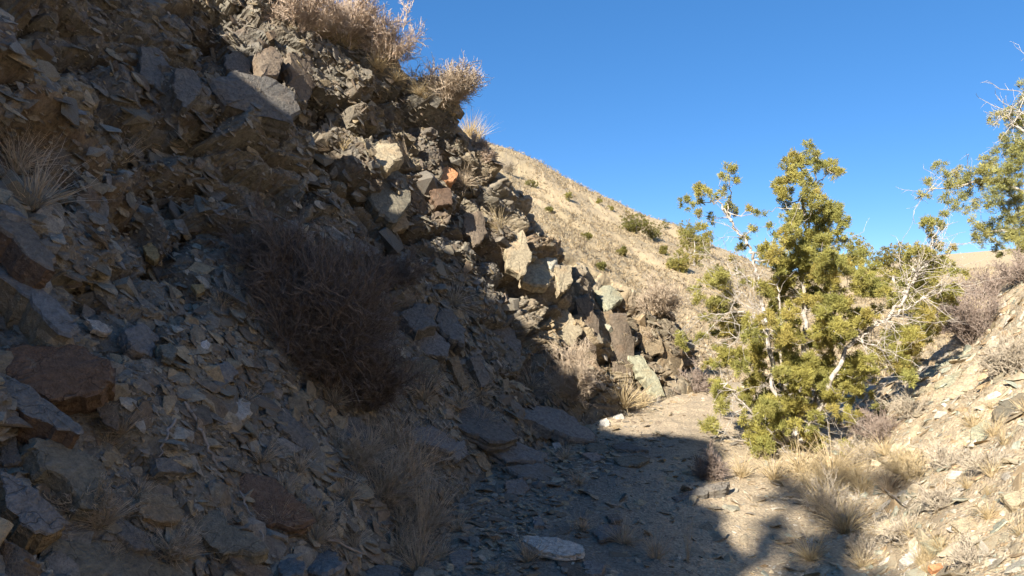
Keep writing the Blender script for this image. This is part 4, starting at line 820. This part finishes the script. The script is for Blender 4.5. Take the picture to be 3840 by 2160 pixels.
V, Fc, C = sprigs(cen, rad_, r_, per=40, ln=.048, wd=.0044, dens=1.45, pale=1.08); C = lerp(C, C.mean(1, keepdims=True) * np.array((1.02, 1.05, .55)), .30); mk('crown', V, Fc, M_LEAF, t2, col=C)
# -- rounded junipers: small ones on the hill and two on the ridge behind the camera whose shade reaches the bank
def round_juniper(loc, W, H, label, seed, group, nclump=22, green=1.0, name='juniper_bush', cat='bush', per=22, ln=.05):
    q_ = np.random.default_rng(seed); e = empty(name, loc - Vector((0, 0, .04)), label, cat, group); c = unit(q_.normal(size=(nclump, 3))) * (q_.random((nclump, 1)) ** .4) * np.array((W / 2, W / 2, H * .45)); c[:, 2] += H * .52; c *= q_.uniform(.85, 1.12, (nclump, 1))
    s_, n_, rr = limb([np.zeros(3), np.array((.03, .02, H * .35)), np.array((-.02, 0, H * .8))], .05 * H, .01, q_); sg_, _ = connect(n_, rr, c, q_); V, Fc = seg_tubes(*seg_arrays(s_ + sg_), sides=4); mk('trunk', V, Fc, M_BARK, e)
    k = W / 2 * .42; V, Fc, C = sprigs(c, np.full(nclump, k) * q_.uniform(.7, 1.2, nclump), q_, per=per, ln=ln * max(1, W), wd=ln * .2 * max(1, W), dens=.9 * (.035 / k) ** 2 * 14, pale=green); mk('crown', V, Fc, M_LEAF, e, col=C); return e
HB = [(2130,752,34,44,'lone tiny round bush highest on the sunlit hillside'), (2246,765,22,22,'tiny bush on the hillside just below the skyline, left of a similar one'), (2292,790,24,22,'tiny bush on the skyline shoulder of the hill'), (2385,875,100,70,'loose grey green bush upper one of the pair on the hillside'), (2445,905,64,66,'dark round bush lower one of the pair on the hillside'), (2575,905,70,70,'bush standing on the hill skyline left of the big juniper'),
      (2490,955,26,34,'small yellow bush low on the hillside below the dark round bush'), (2605,1000,120,150,'yellow green bush on the slope behind the outcrop end'), (2545,1020,80,80,'low bush left beside the yellow green bush behind the outcrop'), (1990,700,60,26,'low dark scrub patch high on the hillside near the rim'),
      (3350,1060,140,120,'grey green far bush on the low hill right of the big juniper'), (3180,1030,120,130,'far green bush on the skyline behind the big juniper'), (2890,960,100,60,'far bush on the hill foot behind the juniper'), (3450,1120,110,90,'far bush low behind the right hand juniper limb'), (2700,1090,90,70,'straw green bush at the foot of the hill behind the outcrop'), (3500,1030,90,70,'far bush on the plain left of the purple grey bush'), (3260,1120,120,80,'low far bush seen through the right hand juniper limb'), (3060,1040,80,70,'far bush hidden behind the juniper crown'), (2060,800,30,26,'tiny scrub on the hill above the outcrop notch'), (2200,900,36,30,'small scrub in the middle of the hillside'), (2330,960,40,32,'small scrub low on the hillside above the outcrop'), (2250,1010,34,26,'small scrub just above the outcrop shadow'), (2490,860,40,34,'small scrub near the skyline right of the pair'), (2650,930,50,50,'small scrub on the falling skyline before the juniper'), (3420,1190,120,90,'low bush at the back foot of the sunny bank')]
for k, (x, y, wp, hp, lab) in enumerate(HB):
    hh = hit_down(x, y); d_ = (hh[0] - EYE).length; round_juniper(hh[0], wp / F * d_, hp / F * d_, lab, 300 + k, 'round bushes on the far hillside', nclump=26 if wp > 60 else 14, green=.55 if 'grey' in lab or 'dark' in lab or 'scrub' in lab else .78)
# (they stand where the sight line from their shade to the sun crosses the ridge)
for k, (gx_, gy_, W_, ncl, lab) in enumerate([(3230, 1900, .75, 24, 'tallest juniper on the ridge behind the viewer'), (2960, 1890, .45, 16, 'slender juniper on the ridge behind the viewer'), (3080, 2070, 1.0, 24, 'low spreading juniper on the ridge behind the viewer')]):
    g_ = hit_down(gx_, gy_)[0]; t_ = 4.0
    while t_ < 16 and (g_ + SUNV * t_).x > -4.9: t_ += .1
    c_ = g_ + SUNV * t_; hh = drop(c_.x, c_.y); up_h = min(max(c_.z - hh[0].z, .35), 2.2); round_juniper(hh[0], W_, up_h / .6, lab, 400 + k, 'junipers on the ridge behind the viewer', ncl, name='juniper_tree', cat='tree', per=26)

# ------------------------------------------------------------------ dry grass
def blades(n_, H, spread, r_, droop=.5, wd=.0022, base=.03, seg=4):
    th = r_.uniform(0, 2 * math.pi, n_); ln = H * r_.uniform(.45, 1.0, n_) ; rr = np.abs(r_.normal(size=n_)) * spread
    d = unit(np.stack([np.cos(th) * rr, np.sin(th) * rr, np.ones(n_)], 1)); p = np.stack([np.cos(th), np.sin(th), 0 * th], 1) * (base * r_.random(n_))[:, None]
    side = unit(np.cross(d, r_.normal(size=d.shape))); rings = []; dr = droop * r_.uniform(.2, 1.2, n_)
    for k in range(seg + 1):
        f = k / seg; w_ = wd * (1 - f) ** .7 + .0004; rings.append((p - side * w_, p + side * w_)); d = unit(d + np.stack([np.cos(th), np.sin(th), -np.ones(n_) * .6], 1) * (dr / seg)[:, None] + r_.normal(size=d.shape) * .15); p = p + d * (ln / seg)[:, None]
    V = np.stack([q for ab in rings for q in ab], 1).reshape(-1, 3); i = np.arange(n_)[:, None] * (2 * (seg + 1)); Fc = np.concatenate([i + np.array([[2 * k, 2 * k + 1, 2 * k + 3, 2 * k + 2]]) for k in range(seg)]); return V, Fc
def tuft_me(seed, mat, n_, H, spread, droop, wd=.0022): 
    V, Fc = blades(n_, H, spread, np.random.default_rng(seed), droop, wd); return mk('grass_tuft', V, Fc, mat, mesh_only=True)
TS = [tuft_me(20 + k, M_STRAW_DULL, 150, 1.0, .55 + .15 * k, .7, .006) for k in range(4)]; TL = [tuft_me(30 + k, M_STRAW, 130, 1.0, .5 + .15 * k, .7, .006) for k in range(4)]
TALL = tuft_me(41, M_STRAW_DULL, 34, 1.0, .12, .16, .0028)
def tuft(px, py, hp, mesh, label, tilt=(0, 0), group=None, wide=1.0, rz=None):
    loc, n = hit_down(px, py); d_ = (loc - EYE).length; s = hp / F * d_; o = bpy.data.objects.new('grass_tuft', mesh); COL.objects.link(o)
    o.location = loc - Vector((0, 0, .01)); o.rotation_euler = (tilt[1], tilt[0], random.uniform(0, 6.28) if rz is None else rz); o.scale = (s * wide, s * wide, s); tag(o, label, 'grass', group); return o
for (x, y, h_, m_, lab, tl, wd_) in [
 (450,610,150,TS[1],'tan grass tuft alone high on the shaded scree',(.5,0),1), (120,790,300,TS[2],'large pale grass clump at the left margin above the slabs',(.3,0),1), (60,640,200,TS[0],'grass clump at the left margin above the larger pale clump',(.3,0),1),
 (1235,560,120,TS[2],'thin grass tuft on the ledge below the great grey slab',(.7,0),1), (1290,560,90,TL[0],'short upright straw tuft beside the cream nodule',(0,0),1), (1530,600,150,TALL,'fan of straw grass leaning right from the cream nodule',(.9,0),1.6), (1740,700,130,TS[1],'straw tuft leaning right on the shaded rim edge',(.7,0),.9), (1880,860,130,TL[0],'straw tuft on the sunlit notch of the rim',(.8,0),.8),
 (1700,1140,140,TS[3],'swept pale grass tuft above the rounded grey outcrop',(.9,0),1), (1820,1190,110,TS[0],'small pale tuft between the two grey outcrops',(.8,0),1), (2340,1530,190,TL[3],'bright straw tuft at the outcrop foot by the path end',(.2,0),1.1), (2410,1530,110,TL[1],'short straw tuft right of the bright straw tuft',(0,0),1),
 (1470,1660,170,TS[3],'dead grass tuft below the rounded outcrop, upper left one',(.2,0),1.2), (1590,1500,170,TS[1],'brown grass tuft at the foot of the rounded grey outcrop',(.2,0),1.2), (1800,1480,120,TS[2],'low grass tuft at the foot of the second outcrop',(.4,0),1.3), (1990,1460,120,TS[1],'low grass tuft just above the big smooth slab',(.3,0),1.2),
 (1430,1870,260,TS[2],'widest tangled clump of dead grass beside the path',(0,0),1.2), (1530,1800,300,TS[1],'dead grass clump right of the widest tangled clump',(0,0),1.0), (1380,1720,200,TS[0],'dead grass clump above the widest tangled clump',(.2,0),1.1), (1620,1980,240,TS[0],'dead grass clump beside the pinkish slab',(0,0),.8),
 (1570,2150,260,TS[1],'tan tuft at the bottom edge below the tall stalks',(0,0),.8), (390,1960,160,TS[2],'thin dead grass lower left beside the olive slab',(0,0),1.3), (650,2100,180,TS[3],'matted grass tuft at the bottom above the bedrock slab',(0,0),1.2), (980,1730,130,TS[2],'sparse grass wisp above the rust red boulder',(0,0),1.2), (1060,1850,120,TS[1],'root like grass fringe on the rust red boulder',(0,0),1.2),
 (830,1150,120,TS[3],'sparse grass wisp in the scree left of the big bush',(.4,0),1.2), (460,1620,120,TS[1],'brown grass wisp beside the propped brown slab',(0,0),1), (1180,2040,160,TS[0],'grass wisp between the rust boulder and bluish slabs',(0,0),1.1), (1980,2110,150,TS[2],'pale tuft in front of the long pale slab',(0,0),.9), (2180,1990,110,TS[1],'reddish tuft behind the right end of the long pale slab',(0,0),1), (2340,2040,150,TS[3],'wispy tuft on the path right of the thin bluish slab',(0,0),1),
 (3000,1770,170,TL[2],'straw tuft directly before the juniper trunk',(0,0),1.1), (2900,1800,140,TL[1],'short straw tuft left of the juniper foot',(0,0),1.1), (3120,1780,200,TL[3],'tall straw tuft right of the juniper foot',(0,0),1.0), (3230,1850,150,TL[0],'straw tuft above the tangled grey brush',(0,0),1.1), (3090,1900,180,TL[2],'straw tuft rising from the tangled grey brush',(0,0),1.2), (2780,1790,130,TL[1],'straw tuft at the tip of the log shaped slab',(0,0),1.0), (3330,1850,140,TS[0],'dull tuft with dark heart on the foot of the bank',(0,0),1.0), (3170,2000,170,TL[1],'straw tuft below the tangled grey brush',(0,0),1.2), (3040,2100,170,TL[3],'straw wisps at the bottom edge before the brush',(0,0),1.0), (2460,2100,180,TS[2],'thin stalk tuft on the shaded path at the bottom',(0,0),.6), (2580,2110,280,TALL,'single tall stalk group at the sun edge of the path',(0,0),.5)]:
    tuft(x, y, h_, m_, lab, tl, 'dry grass tufts', wd_)
tuft(1585, 2080, 560, TALL, 'very tall dry stalks rising beside the path in the foreground', (0, 0), 'dry grass tufts', .55)
q_ = np.random.default_rng(77)
used = set()
def beside(px, py, what, anchors):
    for (n_, ax, ay) in sorted(anchors, key=lambda a: math.hypot(a[1] - px, a[2] - py)):
        dx, dy = px - ax, py - ay; w_ = ('just right of' if dx > 0 else 'just left of') if abs(dx) > abs(dy) else ('just below' if dy > 0 else 'just above')
        if math.hypot(dx, dy) > 330: w_ = w_.replace('just ', 'well ')
        l_ = what + ' ' + w_ + ' ' + n_
        if l_ not in used: used.add(l_); return l_
    return what + ' along the way'
ANB = [('the bright white stone', 3420, 2085), ('the cream rounded stone', 3320, 1975), ('the overhanging slab', 3790, 1520), ('the halfway sage brush', 3560, 1720), ('the bottom right sage brush', 3650, 2070), ('the broad cream plate', 3620, 1965), ('the margin cream slab', 3810, 1865), ('the flat greenish slab', 3690, 1620), ('the fallen grey stick', 3360, 1870), ('the brush by the juniper foot', 3420, 1530), ('the greenish plate', 3500, 2040)]
ANS = [('the long bleached stick', 740, 1640), ('the rust red boulder', 1000, 1880), ('the olive boulder', 850, 1980), ('the olive slab', 260, 1770), ('the bluish slabs', 1200, 2100), ('the tall dry stalks', 1585, 1900), ('the tan pointed slab', 1810, 1730), ('the big smooth slab', 2090, 1580), ('the layered slabs', 2330, 1700), ('the rubble edge block', 1940, 1825), ('the large smooth slab', 1110, 1610), ('the bedrock slab', 430, 2110), ('the long pale slab', 2080, 2045), ('the rectangular slab', 650, 1740)]
ANR = [('the topmost rim bush', 1120, 60), ('the second rim bush', 1290, 110), ('the third rim bush', 1440, 190), ('the pinkish rim bush', 1660, 300), ('the wispy rim bush', 1790, 520), ('the great grey slab', 950, 350), ('the round tan rim bush', 1825, 560), ('the cream nodule', 1430, 570), ('the orange block', 1680, 650), ('the brown rim block', 1140, 290)]
for k in range(28): a_, b_ = q_.uniform(3150, 3860), q_.uniform(1500, 2150); tuft(a_, b_, q_.uniform(45, 110), TL[k % 4], beside(a_, b_, 'small straw wisp', ANB), (q_.normal() * .2, 0), 'straw wisps on the sunny bank', 1.1)
for k in range(50): a_, b_ = (q_.uniform(300, 2200) if k % 2 else q_.normal(1430, 150)), q_.uniform(1500, 2150); tuft(a_, b_, q_.uniform(60, 140), TS[k % 4], beside(a_, b_, 'small dead grass wisp', ANS), (q_.normal() * .3, 0), 'grass wisps in the shaded rubble', 1.2)
for k in range(24):
    u_ = q_.uniform(1050, 1800); v_ = max(0, 30 + (u_ - 1050) * .62); tuft(u_, v_, q_.uniform(50, 120), TL[k % 4], beside(u_, v_, 'small straw tuft', ANR), (q_.normal() * .2, 0), 'straw tufts along the rim', 1.2)
# -- bunch grass covering the hillside and the far flat: nobody could count it
n_ = 70000; y = np.exp(q_.uniform(math.log(10.2), math.log(100), n_)); x = (q_.uniform(1500, 4300, n_) - 1920) / F * y; z = ground_h(x, y)
ok = q_.random(n_) < .35 + .65 * smooth(-.25, .35, fbm(np.stack([x * .3, y * .14, 0 * x], 1), 3, 39)); x, y, z = x[ok], y[ok], z[ok]; n_ = len(x); hgt = (.045 + .0030 * y) * q_.uniform(.5, 1.4, n_); nbld = 7
th = q_.uniform(0, 6.28, (n_, nbld)); rr = q_.uniform(.2, 1.1, (n_, nbld)); c = np.stack([x, y, z], 1)[:, None, :]; tip = c + np.stack([np.cos(th) * rr, np.sin(th) * rr, q_.uniform(.5, 1.0, (n_, nbld))], 2) * hgt[:, None, None]
sd = np.stack([-np.sin(th), np.cos(th), 0 * th], 2) * (hgt * .08)[:, None, None]; V = np.stack([c - sd, c + sd, tip], 2).reshape(-1, 3)
colg = np.where(q_.random((n_, 1)) < .36, np.array([(.30, .235, .15)]), np.array([(.62, .50, .32)])) * q_.uniform(.75, 1.2, (n_, 1)); Cg = np.repeat(colg, nbld * 3, 0)  # dark share of clumps adds a painted speckle of tuft shadows
hg = mk('hill_grass', V, np.arange(len(V)).reshape(-1, 3), M_LEAF, col=Cg); tag(hg, 'dry bunch grass covering the far sunlit hillside', 'grass', kind='stuff')

# ------------------------------------------------------------------ fallen sticks
def stick(pts, r0, r1, label, mat=M_STICK, lift=.025):
    P = [np.array(hit_down(*q)[0] + hit_down(*q)[1] * lift) for q in pts]; P = [lerp(lerp(P[0], P[-1], i / (len(P) - 1)), P[i], .3) for i in range(len(P))]; s_, _, _ = limb(P, r0, r1, np.random.default_rng(int(pts[0][0])), wob=.004); V, Fc = seg_tubes(*seg_arrays(s_), sides=6)
    o = mk('stick', V - P[0], Fc, mat, smooth_shade=True); o.location = P[0]; tag(o, label, 'stick')
stick([(680,1520),(735,1590),(770,1680),(800,1760)], .009, .006, 'long bleached stick lying down the scree beside the rectangular slab')
stick([(640,1580),(605,1650),(580,1720)], .007, .004, 'shorter bleached stick left of the long stick')
stick([(830,1590),(875,1598),(910,1590)], .006, .004, 'short white stick under the pale rounded block')
stick([(880,1850),(920,1930),(970,2000),(990,2070)], .006, .003, 'thin curved stick leaning over the olive boulder')
stick([(200,1510),(290,1530),(350,1545)], .006, .004, 'dry root below the rust boulder', lift=.05)
stick([(1170,2020),(1260,2030),(1350,2085)], .008, .005, 'pale stick on the ground above the bluish slabs')
stick([(1230,1380),(1260,1450),(1290,1500),(1320,1540)], .007, .003, 'bare pale branch poking out of the big dark bush', lift=.12)
stick([(3160,1760),(3230,1735),(3290,1710)], .006, .003, 'bleached stick across the straw before the bank')
stick([(3300,1830),(3360,1870),(3410,1905)], .007, .004, 'fallen grey stick at the foot of the sunny bank')
stick([(3280,1420),(3350,1400),(3440,1370)], .010, .005, 'white dead bough lying on the bank right of the juniper', lift=.1)
